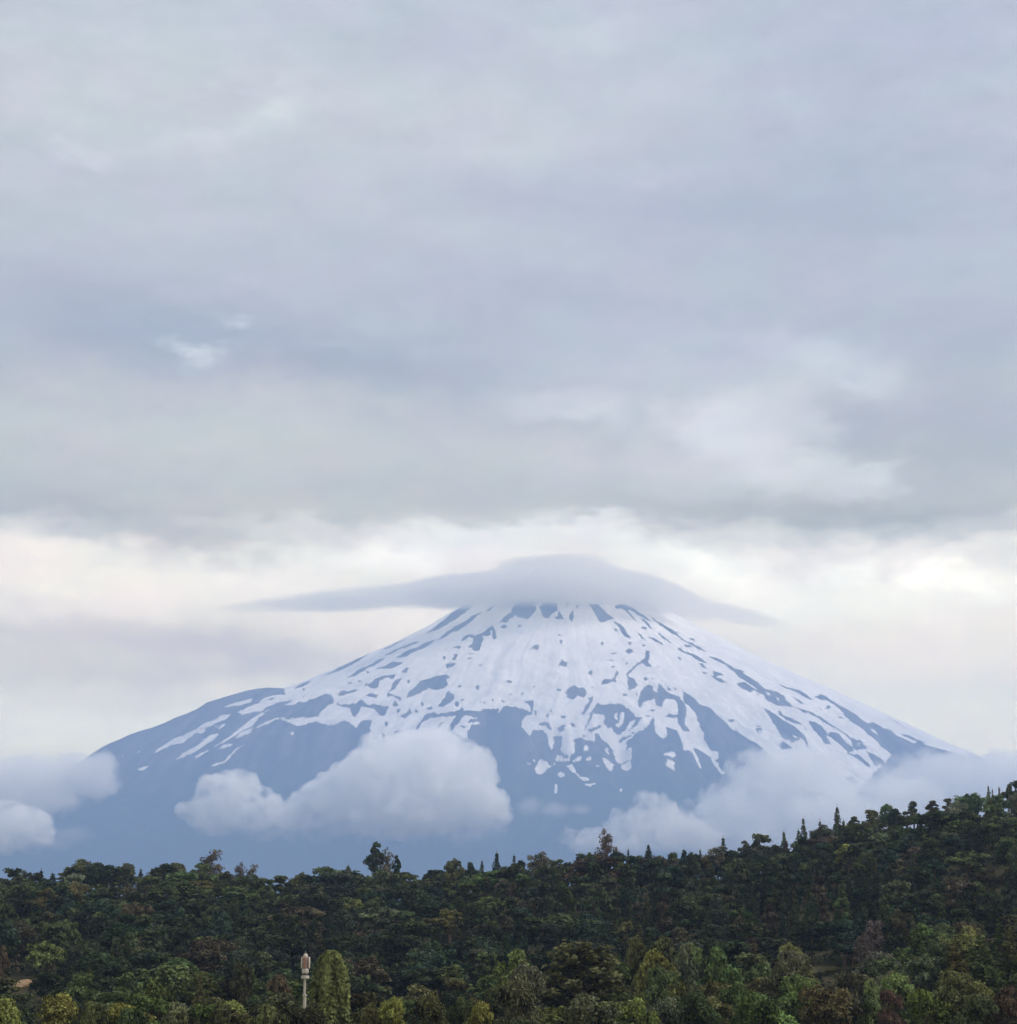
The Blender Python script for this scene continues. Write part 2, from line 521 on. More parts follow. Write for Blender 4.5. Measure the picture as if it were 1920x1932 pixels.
R(2, (530, 715), (640, 652), (780, 586), (930, 516), (800, 602), (660, 674))
R(2, (255, 834), (330, 782), (430, 756), (330, 814))
R(2, (725, 735), (820, 668), (940, 616), (1000, 572), (1065, 566), (960, 628), (880, 664), (800, 718))
R(2, (970, 652), (1060, 630), (1130, 588), (1215, 602), (1180, 626), (1110, 652))
R(2, (1208, 682), (1240, 643), (1272, 660), (1240, 688))
R(2, (900, 800), (960, 760), (1030, 715), (1160, 705), (1130, 748), (1060, 735), (1010, 760), (1000, 815), (940, 822))
R(2, (1120, 790), (1150, 750), (1212, 733), (1180, 780), (1140, 830), (1085, 864))
R(2, (1070, 904), (1088, 866), (1150, 888), (1202, 910), (1190, 935), (1130, 890))
R(2, (1125, 975), (1150, 930), (1172, 970), (1150, 985))
R(2, (880, 896), (930, 868), (1002, 878), (980, 908))
R(2, (1238, 904), (1300, 830), (1370, 760), (1440, 745), (1520, 715), (1600, 705), (1632, 730), (1590, 750), (1612, 800), (1530, 842), (1450, 830), (1380, 860), (1280, 908))
W_(2, (1425, 850), (1450, 822), (1470, 845), (1445, 862))
R(2, (1518, 984), (1560, 930), (1610, 848), (1672, 895), (1630, 952), (1570, 988))
R(2, (645, 884), (670, 848), (740, 850), (822, 832), (800, 852), (730, 872), (690, 892))
R(2, (0, 860), (60, 848), (110, 868), (190, 875), (100, 887), (30, 892), (0, 896))
R(2, (0, 1000), (120, 953), (265, 922), (170, 972), (60, 1002), (0, 1032))
R(2, (180, 1010), (300, 950), (345, 935), (240, 1000))
dots(2, (755, 780, 30, 10), (1690, 465, 32, 12), (1575, 555, 14, 14), (1260, 768, 14, 20), (350, 838, 16, 8), (1710, 805, 18, 10), (1800, 570, 18, 5), (905, 690, 10, 14), (840, 765, 16, 10))
dots(5, (1070, 360, 18, 28), (1180, 440, 32, 20), (1040, 468, 14, 24), (960, 490, 32, 10), (1140, 485, 24, 10), (1385, 195, 16, 26), (1333, 260, 16, 16), (1450, 232, 30, 12), (1175, 255, 20, 18), (1400, 437, 26, 8), (1300, 515, 18, 10), (1690, 195, 12, 22))
R(5, (1188, 304), (1250, 268), (1275, 232), (1292, 270), (1230, 318))
R(5, (1245, 480), (1320, 416), (1370, 350), (1410, 292), (1480, 268), (1540, 288), (1620, 262), (1690, 265), (1740, 222), (1750, 255), (1830, 260), (1920, 250), (1920, 300), (1840, 290), (1740, 300), (1700, 350), (1650, 430), (1600, 440), (1640, 350), (1680, 302), (1560, 302), (1440, 322), (1390, 348), (1350, 414), (1300, 466))
R(5, (1498, 412), (1540, 348), (1568, 348), (1532, 412))
R(5, (1655, 460), (1720, 472), (1785, 520), (1730, 545), (1700, 490))
R(5, (1710, 390), (1790, 370), (1760, 400))
R(5, (1790, 420), (1820, 370), (1860, 390), (1920, 380), (1920, 700), (1830, 650), (1820, 540), (1780, 470))
R(5, (1760, 330), (1850, 310), (1920, 300), (1920, 390), (1850, 400), (1800, 350))
W_(5, (1740, 340), (1850, 298), (1920, 288), (1890, 322), (1780, 362), val=.85)
W_(5, (1800, 362), (1880, 350), (1910, 362), (1840, 378), val=.6)
# crater rim and the centre
R(3, (510, 262), (580, 190), (620, 170), (640, 110), (700, 60), (830, 60), (840, 140), (810, 190), (770, 222), (700, 210), (660, 190), (620, 215), (600, 252), (540, 245))
R(3, (528, 292), (570, 268), (588, 290), (550, 308))
R(3, (676, 304), (690, 266), (710, 280))
R(3, (868, 112), (900, 80), (1030, 80), (1030, 140), (1070, 190), (1088, 222), (1020, 228), (1000, 190), (1015, 150), (980, 180), (960, 208), (910, 212), (890, 170))
W_(3, (1010, 200), (1015, 150), (1035, 150), (1030, 205))
R(3, (1098, 80), (1118, 80), (1110, 130))
R(3, (1188, 96), (1218, 92), (1200, 128))
R(3, (1162, 136), (1172, 200), (1150, 248), (1118, 216))
R(3, (1300, 92), (1380, 88), (1440, 150), (1525, 216), (1450, 245), (1400, 248), (1360, 170))
R(3, (1516, 236), (1580, 268), (1630, 320), (1670, 390), (1610, 367), (1570, 300))
R(3, (396, 158), (460, 104), (498, 86), (440, 148))
R(3, (0, 388), (60, 338), (120, 298), (200, 248), (300, 188), (340, 163), (372, 165), (280, 232), (200, 292), (110, 333), (20, 398))
R(3, (178, 420), (220, 368), (290, 348), (300, 375), (370, 345), (460, 272), (485, 320), (502, 390), (470, 400), (460, 350), (430, 365), (380, 370), (370, 420), (352, 497), (310, 502), (248, 462), (290, 430), (290, 390), (250, 380))
W_(3, (425, 340), (455, 308), (462, 348))
R(3, (105, 585), (128, 532), (158, 526), (142, 582))
R(3, (52, 624), (90, 586), (148, 608), (120, 638), (70, 654))
W_(3, (75, 612), (100, 596), (115, 610))
R(3, (780, 490), (825, 445), (868, 446), (858, 494), (820, 480))
R(3, (1036, 628), (1070, 572), (1114, 600), (1108, 634))
R(3, (1042, 398), (1078, 402), (1065, 455))
dots(3, (1320, 690, 24, 22), (360, 625, 20, 9), (605, 770, 30, 14), (330, 822, 22, 24), (175, 805, 20, 9), (825, 815, 14, 10), (1050, 840, 26, 10), (375, 945, 34, 11), (465, 930, 10, 14), (555, 940, 18, 8), (1420, 435, 15, 13),
     (1520, 520, 32, 10), (1505, 582, 22, 9), (1655, 505, 32, 24), (1660, 435, 15, 18), (1780, 455, 15, 13), (1635, 605, 20, 10), (1515, 635, 20, 7), (940, 1065, 13, 26), (1080, 1075, 28, 13), (835, 1040, 16, 26), (975, 1025, 9, 14),
     (930, 1140, 40, 18), (1540, 315, 20, 14), (40, 560, 10, 14), (620, 880, 10, 10), (715, 870, 12, 10), (280, 520, 30, 5), (1345, 820, 24, 7), (260, 566, 14, 5), (1045, 360, 20, 8), (200, 925, 16, 9), (150, 965, 20, 24))
R(3, (1400, 794), (1440, 742), (1500, 748), (1552, 676), (1564, 700), (1532, 740), (1542, 774), (1500, 760), (1470, 788))
R(3, (1098, 870), (1130, 820), (1175, 792), (1200, 820), (1260, 818), (1282, 860), (1262, 908), (1210, 890), (1160, 924), (1120, 900))
R(3, (0, 1040), (100, 1040), (200, 993), (210, 1020), (330, 1018), (420, 1003), (520, 1008), (440, 1060), (350, 1082), (200, 1060), (80, 1072), (0, 1072))
R(3, (540, 1010), (580, 983), (680, 998), (760, 1030), (800, 1030), (775, 960), (725, 938), (822, 928), (808, 1052), (740, 1072), (715, 1100), (715, 1152), (480, 1152), (500, 1060))
R(3, (350, 1080), (440, 1050), (520, 1010), (500, 1080), (420, 1110), (250, 1130), (260, 1100))
R(3, (92, 1152), (150, 1080), (218, 1048), (180, 1120), (140, 1152))
R(3, (1242, 1064), (1270, 980), (1310, 940), (1300, 910), (1332, 888), (1332, 930), (1300, 980), (1270, 1052))
R(3, (1298, 1145), (1320, 1060), (1350, 1000), (1380, 960), (1430, 980), (1480, 955), (1590, 965), (1600, 1000), (1650, 1000), (1690, 1050), (1722, 1080), (1660, 1140), (1600, 1152), (1430, 1152), (1440, 1060), (1420, 1040), (1350, 1035), (1320, 1095))
# right of centre
R(4, (0, 95), (80, 92), (160, 128), (250, 188), (335, 248), (270, 227), (215, 197), (160, 160), (110, 140), (140, 190), (212, 270), (150, 217), (90, 150), (60, 125), (0, 130))
R(4, (208, 202), (260, 232), (328, 320), (270, 272))
R(4, (298, 196), (350, 228), (430, 272), (500, 318), (588, 358), (520, 340), (560, 378), (640, 418), (720, 458), (795, 514), (700, 477), (600, 412), (520, 362), (440, 312), (370, 262))
R(4, (636, 382), (690, 392), (708, 418), (670, 402))
R(4, (242, 102), (310, 112), (395, 174), (330, 147))
R(4, (192, 330), (230, 362), (265, 410), (225, 387))
R(4, (286, 372), (340, 382), (418, 444), (370, 432), (320, 402))
R(4, (350, 332), (420, 368), (505, 444), (430, 397))
R(4, (536, 466), (570, 472), (600, 498), (680, 526), (750, 566), (808, 614), (740, 592), (660, 543), (590, 508), (560, 498))
R(4, (586, 448), (630, 442), (668, 466), (620, 467))
R(4, (722, 606), (760, 612), (804, 660), (760, 648))
R(4, (836, 660), (880, 686), (945, 706), (890, 716), (870, 735), (920, 743), (988, 778), (900, 767), (830, 722), (860, 705))
R(4, (752, 676), (812, 694), (770, 698))
R(4, (538, 546), (568, 560), (566, 594))
R(4, (796, 542), (880, 557), (960, 597), (1040, 647), (1130, 680), (1110, 695), (1160, 728), (1250, 778), (1300, 828), (1400, 850), (1470, 888), (1490, 930), (1565, 992), (1500, 983), (1410, 977), (1330, 942), (1290, 892), (1220, 822), (1150, 772), (1080, 733), (1030, 682), (960, 623), (880, 583))
W_(4, (1295, 850), (1352, 868), (1335, 892))
W_(4, (1398, 900), (1432, 918), (1415, 942))
R(4, (1056, 785), (1120, 768), (1200, 818), (1275, 872), (1210, 842), (1180, 857), (1120, 832))
R(4, (1560, 985), (1640, 1013), (1720, 1043), (1800, 1078), (1890, 1145), (1800, 1104), (1700, 1053), (1600, 1018))
R(4, (1336, 742), (1420, 788), (1520, 828), (1610, 843), (1680, 883), (1720, 930), (1650, 902), (1560, 852), (1440, 807))
R(4, (1526, 887), (1590, 922), (1660, 974), (1610, 957))
R(4, (1836, 992), (1870, 968), (1888, 992))
R(4, (1436, 1052), (1530, 1088), (1645, 1148), (1560, 1128))
R(4, (265, 498), (297, 498), (302, 550), (282, 590), (314, 642), (280, 643), (230, 602), (150, 662), (108, 712), (118, 730), (150, 738), (192, 790), (182, 817), (120, 844), (103, 790), (108, 745), (92, 700), (140, 648), (220, 588), (263, 548))
dots(4, (285, 690, 13, 12), (260, 745, 18, 18), (320, 740, 14, 10), (80, 885, 24, 8), (180, 870, 10, 26), (460, 832, 20, 16), (525, 830, 22, 8), (10, 695, 10, 30), (250, 300, 26, 14), (375, 634, 16, 6), (1010, 1105, 34, 14), (10, 520, 12, 10))
R(4, (203, 905), (230, 838), (280, 793), (332, 808), (330, 850), (360, 865), (380, 800), (336, 768), (400, 798), (442, 850), (500, 878), (560, 898), (600, 958), (622, 1000), (602, 1150), (553, 1150), (545, 1010), (560, 960), (500, 922), (440, 922), (390, 992), (350, 970), (340, 912), (280, 932), (240, 962), (212, 1008), (193, 940))
R(4, (590, 850), (640, 880), (700, 920), (730, 970), (820, 990), (860, 1040), (990, 1150), (760, 1150), (700, 1040), (640, 980), (600, 950))
# right flank
R(7, (516, 426), (600, 458), (680, 518), (790, 578), (870, 648), (908, 702), (902, 765), (870, 692), (770, 722), (690, 682), (640, 602), (580, 502))
W_(7, (780, 658), (865, 690), (790, 682))
R(7, (676, 476), (760, 508), (875, 578), (800, 552), (720, 522))
R(7, (912, 532), (980, 548), (1040, 588), (1070, 640), (1080, 690), (1112, 745), (1060, 733), (1000, 652), (950, 602))
R(7, (900, 448), (980, 478), (1080, 547), (1180, 607), (1260, 657), (1300, 690), (1370, 700), (1425, 772), (1330, 792), (1290, 760), (1300, 715), (1200, 626), (1080, 563), (990, 503))
R(7, (1075, 650), (1120, 630), (1180, 650), (1240, 715), (1320, 792), (1270, 822), (1200, 752), (1130, 692))
W_(7, (1320, 730), (1360, 712), (1380, 740), (1340, 760), val=.6)
R(7, (1246, 818), (1350, 828), (1430, 898), (1465, 945), (1400, 912), (1330, 852))
R(7, (1416, 786), (1500, 828), (1595, 912), (1500, 922), (1450, 852))
R(7, (970, 332), (1020, 298), (1100, 338), (1200, 408), (1300, 458), (1380, 518), (1440, 558), (1480, 542), (1560, 588), (1640, 618), (1700, 668), (1790, 708), (1840, 740), (1870, 700), (1940, 722), (1900, 782), (1800, 792), (1865, 824), (1750, 802), (1650, 834), (1570, 772), (1480, 692), (1390, 602), (1290, 542), (1230, 482), (1180, 422), (1090, 362))
W_(7, (1690, 645), (1780, 668), (1855, 732), (1760, 702))
R(7, (1695, 638), (1800, 668), (1915, 712), (1850, 713))
W_(7, (1428, 588), (1500, 618), (1525, 655), (1450, 612), val=.7)
dots(7, (1090, 410, 18, 14), (1185, 505, 24, 9), (485, 620, 26, 32), (480, 578, 18, 7), (890, 600, 10, 12), (250, 540, 36, 14))
W_(7, (475, 622), (495, 606), (500, 630), (480, 640))
R(7, (638, 735), (700, 718), (775, 767), (690, 783))
R(7, (1235, 1030), (1300, 1018), (1375, 1083), (1300, 1094))
R(7, (1286, 976), (1395, 1034), (1340, 1024))
fill(O(7, (1490, 468), (1600, 496), (1720, 556), (1890, 642), (1780, 604), (1620, 534)), 0.6)
fill(O(7, (1380, 440), (1450, 470), (1400, 465)), 0.6)
# the broken edge below the centre
R(6, (640, 400), (720, 368), (700, 432), (670, 442))
R(6, (528, 346), (570, 365), (604, 424), (560, 412))
R(6, (748, 346), (800, 378), (814, 414), (770, 382))
dots(6, (695, 310, 28, 12), (500, 370, 16, 13), (450, 270, 16, 18), (555, 300, 13, 18), (1235, 112, 24, 8), (1430, 298, 22, 8), (1480, 250, 26, 12))
R(6, (928, 126), (952, 138), (932, 202), (892, 272), (868, 294), (880, 230), (920, 170))
R(6, (958, 238), (934, 292), (914, 372), (866, 462), (890, 480), (856, 492), (876, 430), (926, 300), (936, 258))
R(6, (950, 240), (1000, 188), (1060, 210), (1100, 188), (1210, 198), (1240, 230), (1292, 258), (1292, 310), (1384, 308), (1342, 372), (1260, 442), (1240, 430), (1180, 464), (1126, 444), (1130, 402), (1070, 412), (1060, 292), (960, 282))
W_(6, (1142, 290), (1165, 270), (1172, 332), (1148, 322))
W_(6, (1142, 384), (1180, 358), (1200, 266), (1232, 266), (1222, 352), (1180, 404))
W_(6, (1238, 414), (1300, 338), (1332, 338), (1290, 402), (1250, 442))
W_(6, (1366, 416), (1400, 338), (1494, 286), (1440, 372))
R(6, (898, 424), (960, 398), (1034, 376), (1000, 412), (930, 443))
R(6, (958, 448), (1010, 458), (1024, 524), (970, 502))
R(6, (1168, 544), (1190, 498), (1334, 438), (1230, 512))
R(6, (1586, 312), (1620, 278), (1690, 288), (1724, 266), (1702, 314), (1620, 312))
R(6, (1690, 188), (1760, 188), (1742, 262), (1732, 332), (1790, 420), (1804, 442), (1740, 422), (1700, 362), (1700, 290))
R(6, (1856, 322), (1892, 308), (1892, 374))
W_(6, (1566, 642), (1600, 618), (1674, 622), (1662, 664), (1600, 647))
W_(6, (1598, 742), (1608, 678), (1662, 688), (1662, 784), (1620, 748))
W_(6, (868, 572), (910, 552), (922, 592), (880, 614))
W_(6, (768, 694), (862, 638), (842, 694), val=.9)
W_(6, (886, 684), (944, 646), (932, 682), val=.9)
W_(6, (706, 735), (770, 722), (792, 770), (850, 838), (912, 838), (928, 867), (860, 863), (800, 803))
W_(6, (882, 890), (974, 878), (974, 902), (890, 913))
W_(6, (648, 812), (680, 782), (708, 820), (670, 843))
W_(6, (622, 974), (628, 888), (648, 898), (642, 974))
W_(6, (978, 736), (1000, 728), (1014, 747))
W_(6, (1028, 653), (1080, 678), (1142, 730), (1110, 783), (1080, 762))
W_(6, (1058, 600), (1090, 577), (1093, 642))
W_(6, (1198, 740), (1282, 688), (1282, 763), (1210, 773))
W_(6, (1138, 812), (1172, 798), (1150, 828))
W_(6, (1186, 943), (1214, 928), (1200, 964))
W_(6, (1258, 580), (1292, 568), (1292, 682), (1250, 693))
W_(6, (440, 772), (470, 710), (500, 668), (560, 700), (563, 750), (500, 813), (460, 802), val=.8)
W_(6, (558, 740), (642, 698), (572, 762), val=.8)
W_(6, (386, 912), (472, 828), (462, 853), val=.5)
W_(6, (366, 690), (422, 720), (400, 733), val=.7)
W_(6, (406, 648), (462, 700), (440, 712), val=.6)
W_(6, (388, 602), (442, 578), (420, 612), val=.5)
W_(6, (616, 693), (640, 638), (692, 648), (682, 692))
W_(6, (668, 692), (742, 692), (762, 668), (720, 668))
W_(7, (0, 700), (30, 738), (60, 788), (132, 808), (132, 862), (112, 880), (158, 960), (192, 1002), (168, 1006), (98, 932), (68, 852), (0, 812))

# the snow line is no clean cut: it frays down the fall line, and rock flecks stand out of thin snow
def blur(a, r):
    k = np.ones(2 * r + 1) / (2 * r + 1)
    for ax_ in (0, 1):
        for _ in range(2):
            a = np.apply_along_axis(lambda q: np.convolve(np.pad(q, r, mode='edge'), k, 'valid'), ax_, a)
    return a


soft = snow
wide = blur(snow, 12)
mu, mv = project(MX, MY, H)
mu, mv = mu * 2313 / 1920, mv * 2328 / 1932
# the snow edge is ragged on a small scale
mu2 = mu + 1.7 * fbm(MX / 42, MY / 42 + H / 30, 51, 3, 0.6) * 2
mv2 = mv + 1.3 * fbm(MX / 42 + 9, MY / 42 + H / 30, 61, 3, 0.6) * 2
fx = np.clip(mu2 - RX0 - 0.5, 0, RW - 2)
fy = np.clip(mv2 - RY0 - 0.5, 0, RH - 2)
ix, iy = fx.astype(int), fy.astype(int)
ax, ay = fx - ix, fy - iy
sn = (soft[iy, ix] * (1 - ax) + soft[iy, ix + 1] * ax) * (1 - ay) + (soft[iy + 1, ix] * (1 - ax) + soft[iy + 1, ix + 1] * ax) * ay
arc = (TH - 1.5 * math.pi) * RD
fall = fbm(arc / 30.0 + 0.6 * fbm(arc / 90.0, RD / 90.0, 7, 2), RD / 120.0, 201, 4, 0.6)      # runs down the slope
spot = fbm(arc / 22.0, RD / 34.0, 221, 3, 0.6)
wd = wide[iy, ix]
thin = 4.0 * wd * (1 - wd)                      # near a snow line
sn = sn + fall * (0.06 + 0.42 * thin) + spot * (0.06 + 0.42 * thin)
flank = np.clip((np.abs(mu - 1240) - 200) / 350, 0, 1)
sn = sn - 0.8 * np.clip(fbm(arc / 34.0, RD / 150.0, 241, 4, 0.6) - 0.27 + 0.08 * flank, 0, 1) * (wd > 0.5) * (0.5 + flank)
sn = np.clip((sn - 0.5) / 0.45 + 0.5, 0, 1)
outside = (mu < RX0 + 4) | (mu > RX0 + RW - 6) | (mv > RY0 + RH - 6)
farside = np.sin(TH) > 0.12
wild = np.clip((H - 1150 + 700 * fbm(TH * 14, RD / 700, 71, 5, 0.6)) / 120, 0, 1)
sn = np.where(outside, 0, sn)
sn = np.where(farside, wild, sn)
dirt = np.clip(0.5 + fbm(MX / 130, MY / 130, 81, 5, 0.6), 0, 1)
nrr, ntt = TH.shape
idx = np.arange(nrr * ntt).reshape(nrr, ntt)
nxt = np.roll(idx, -1, 1)
vf = np.stack([idx[:-1], idx[1:], nxt[1:], nxt[:-1]], -1).reshape(-1, 4)
vm = mesh_np('volcano', np.stack([MX, MY, H], -1).reshape(-1, 3), vf, True)
attr(vm, 'snow', sn.ravel())
attr(vm, 'dirt', dirt.ravel())
attr(vm, 'relief_tone', np.clip(0.5 + 0.55 * fbm(arc / 95.0 + 0.8 * fbm(arc / 300.0, RD / 400.0, 9, 2), RD / 700.0, 261, 5, 0.6), 0, 1).ravel())  # down-slope streaks in the rock colour, painted in for the shading of ravines
m_vol, g_ = mat('snow_and_lava')
a_s = g_.n('ShaderNodeAttribute', attribute_name='snow')
a_d = g_.n('ShaderNodeAttribute', attribute_name='dirt')
t_ = g_.n('ShaderNodeTexCoord')
geo = g_.n('ShaderNodeSeparateXYZ')
g_.link(t_.outputs['Object'], geo.inputs[0])
nz = g_.noise(t_.outputs['Object'], 0.012, 6, 0.6)
a_g = g_.n('ShaderNodeAttribute', attribute_name='relief_tone')
rock = g_.mixc(g_.maprange(g_.m('MULTIPLY_ADD', nz, 0.35, g_.m('MULTIPLY', a_g.outputs['Fac'], 0.65)), 0.25, 0.75), (0.020, 0.020, 0.024, 1), (0.130, 0.108, 0.102, 1))
wood = g_.mixc(g_.maprange(nz, 0.35, 0.65), (0.026, 0.042, 0.026, 1), (0.05, 0.065, 0.034, 1))
hgt = g_.m('ADD', geo.outputs[2], g_.m('MULTIPLY_ADD', nz, 700.0, -350.0))
land = g_.mixc(g_.maprange(hgt, 950.0, 1350.0), wood, rock)
white = g_.mixc(g_.maprange(a_d.outputs['Fac'], 0.2, 0.9), (0.93, 0.895, 0.845, 1), (0.83, 0.795, 0.75, 1))
sfac = g_.maprange(a_s.outputs['Fac'], 0.2, 0.8)
b_ = g_.n('ShaderNodeBsdfDiffuse')
g_.link(g_.mixc(sfac, land, white), b_.inputs['Color'])
bump = g_.n('ShaderNodeBump')
bump.inputs['Strength'].default_value = 0.35
bump.inputs['Distance'].default_value = 25.0
g_.link(nz, bump.inputs['Height'])
g_.link(bump.outputs[0], b_.inputs['Normal'])
o_ = g_.n('ShaderNodeOutputMaterial')
g_.link(b_.outputs[0], o_.inputs['Surface'])
vm.materials.append(m_vol)
volcano = link(bpy.data.objects.new('volcano', vm))
tag(volcano, 'tall snow-streaked volcano cone rising blue behind the wooded hill', 'volcano', kind='structure')

# ------------------------------------------------------------------ clouds: bodies of lit vapour
def cloud_material(name, lobes, dens, edge, namp, nscale, aniso=0.0, stretch=(1, 1, 1), step=0.5, vap=(0.999, 0.999, 1.0)):
    m, g = mat(name)
    t = g.n('ShaderNodeTexCoord')
    p = t.outputs['Object']
    ns = g.m('SUBTRACT', g.noise(g.v('MULTIPLY', p, stretch), nscale, 5.0, 0.62), 0.5)
    best = None
    for (cx, cy, cz, rx, ry, rz, ti) in lobes:
        mp = g.n('ShaderNodeMapping', vector_type='TEXTURE')
        mp.inputs['Location'].default_value = (cx, cy, cz)
        mp.inputs['Rotation'].default_value = (0, ti, 0)
        mp.inputs['Scale'].default_value = (rx, ry, rz)
        g.link(p, mp.inputs['Vector'])
        d = g.m('SUBTRACT', 1.0, g.v('LENGTH', mp.outputs[0], out=1))
        if best is None:
            best = d
        else:
            nd = g.n('ShaderNodeMath', operation='SMOOTH_MAX')
            g.link(best, nd.inputs[0])
            g.link(d, nd.inputs[1])
            nd.inputs[2].default_value = 0.10
            best = nd.outputs[0]
    f = g.m('MULTIPLY_ADD', ns, namp, best)
    de = g.m('MULTIPLY', g.maprange(f, 0.0, edge), dens)
    pv = g.n('ShaderNodeVolumePrincipled')
    pv.inputs['Color'].default_value = (*vap, 1)
    pv.inputs['Anisotropy'].default_value = aniso
    g.link(de, pv.inputs['Density'])
    o = g.n('ShaderNodeOutputMaterial')
    g.link(pv.outputs[0], o.inputs['Volume'])
    m.cycles.volume_step_rate = step
    return m


def ico(sub=2):
    me = bpy.data.meshes.new('tmp')
    import bmesh
    bm = bmesh.new()
    bmesh.ops.create_icosphere(bm, subdivisions=sub, radius=1.0)
    bm.verts.ensure_lookup_table()
    vs = np.array([v.co[:] for v in bm.verts])
    fs = np.array([[v.index for v in f.verts] for f in bm.faces])
    bm.free()
    bpy.data.meshes.remove(me)
    return vs, fs


ICO_V, ICO_F = ico(3)


def even_vapour(name, dens, fade=None):
    m, g = mat(name)
    pv = g.n('ShaderNodeVolumePrincipled')
    pv.inputs['Color'].default_value = (0.999, 0.999, 1.0, 1)
    pv.inputs['Density'].default_value = dens
    if fade:                                # thins out towards its foot
        t = g.n('ShaderNodeTexCoord')
        q = g.n('ShaderNodeSeparateXYZ')
        g.link(t.outputs['Object'], q.inputs[0])
        zz = g.m('MULTIPLY_ADD', g.m('SUBTRACT', g.noise(t.outputs['Object'], 1 / 170.0, 4, 0.6), 0.5), 260.0, q.outputs[2])
        rag = g.maprange(g.noise(t.outputs['Object'], 1 / 48.0, 5, 0.68), 0.36, 0.60, 0.06, 1.35)
        g.link(g.m('MULTIPLY', g.m('MULTIPLY', g.maprange(zz, fade[0], fade[1]), rag), dens), pv.inputs['Density'])
        m.cycles.volume_step_rate = 0.22
    o = g.n('ShaderNodeOutputMaterial')
    g.link(pv.outputs[0], o.inputs['Volume'])
    return m


def knobs(o, size, strength):
    tx = bpy.data.textures.new(o.name + '_knobs', 'CLOUDS')
    tx.noise_scale = size
    tx.noise_depth = 2
    md = o.modifiers.new('knobs', 'DISPLACE')
    md.texture = tx
    md.texture_coords = 'LOCAL'
    md.strength = strength
    md.mid_level = 0.5


def cloud(name, label, Y, lobes_px, dens, edge=0.35, namp=0.7, nscale=1 / 260.0, depth=0.8, grow=1.12, aniso=0.0, stretch=(1, 1, 1), step=0.5, group=None, heap=None, fade=None, vap=(0.999, 0.999, 1.0)):
    """lobes_px: (column, row, half width, half height, push towards the camera in m), seen at distance Y"""
    # sizes below were measured as if the clouds lay against the mountain; they hang nearer, over the valley
    near = 0.60 if Y < 14000 else 1.0
    Y *= near
    dens, nscale = dens / near, nscale / near
    heap = [(a_ * near, b_ * near) for a_, b_ in heap] if heap else None
    fade = [q * near for q in fade] if fade else None
    k = Y / FPX
    base = at(lobes_px[0][0], lobes_px[0][1], Y)
    lobes = []
    for (u, v, ru, rv, push, *ti) in lobes_px:
        p = at(u, v, Y - push * near) - base
        lobes.append((p[0], p[1], p[2], ru * k, depth * (ti[1] if len(ti) > 1 else 1.0) * 0.5 * (ru + rv) * k, rv * k, math.radians(ti[0]) if ti else 0.0))
    vs, fs, n = [], [], 0
    for (x, y, z, a, b, c_, ti) in lobes:
        q = ICO_V * np.array([a, b, c_]) * grow
        ct, st = math.cos(ti), math.sin(ti)
        q = np.stack([q[:, 0] * ct + q[:, 2] * st, q[:, 1], -q[:, 0] * st + q[:, 2] * ct], 1)
        vs.append(q + np.array([x, y, z]))
        fs.append(ICO_F + n)
        n += len(ICO_V)
    me = mesh_np(name, np.concatenate(vs), np.concatenate(fs))
    me.materials.append(even_vapour(name + '_vapour', dens, fade) if heap else cloud_material(name + '_vapour', lobes, dens, edge, namp, nscale, aniso, stretch, step, vap))
    o = link(bpy.data.objects.new(name, me))
    o.location = base
    md = o.modifiers.new('skin', 'REMESH')
    md.mode = 'VOXEL'
    md.voxel_size = min(min(l[3], l[5]) for l in lobes) / 5.0 if not heap else 11.0
    md.use_smooth_shade = True
    if heap:
        for size, strength in heap:
            knobs(o, size, strength)
    tag(o, label, 'cloud', group)
    return o


cloud('cumulus_cloud', 'large puffy grey-white cloud with two humps in front of the volcano', 10300, [
    (795, 1488, 128, 112, 0), (705, 1482, 80, 82, 60), (868, 1480, 76, 84, 40), (910, 1540, 66, 60, 60), (635, 1522, 84, 66, 0), (740, 1430, 70, 52, 40), (815, 1425, 74, 54, 40),
    (770, 1548, 140, 50, 100), (550, 1548, 84, 42, 0), (432, 1518, 74, 62, 80), (386, 1535, 52, 38, 0), (490, 1535, 54, 48, 60), (660, 1560, 120, 30, 40), (880, 1565, 90, 36, 40)],
    0.016, grow=0.97, heap=[(150, 150), (50, 60)], fade=(-300, 20))
cloud('low_cloud', 'soft grey cloud bank on the far left covering the volcano foot', 10800, [
    (40, 1478, 150, 62, 0), (150, 1455, 84, 46, 0), (-80, 1480, 140, 70, 0), (60, 1515, 100, 40, 60), (180, 1478, 52, 42, 40), (195, 1440, 34, 26, 40)],
    0.0095, edge=0.4, namp=1.5, nscale=1 / 130.0, grow=1.18, step=0.3)
cloud('cumulus_cloud', 'small bright cumulus low at the left edge under the grey bank', 9800, [
    (20, 1564, 72, 52, 0), (62, 1570, 42, 38, 30), (-50, 1560, 80, 58, 0), (30, 1590, 60, 26, 30)],
    0.016, grow=0.97, heap=[(110, 100), (40, 45)], fade=(-130, 20))
cloud('wispy_cloud', 'faint thin wisp right of the small left cumulus', 9800, [(135, 1575, 52, 22, 0), (100, 1590, 50, 20, 0)], 0.003, edge=0.8, namp=1.0, nscale=1 / 80.0, grow=1.2, step=0.25)
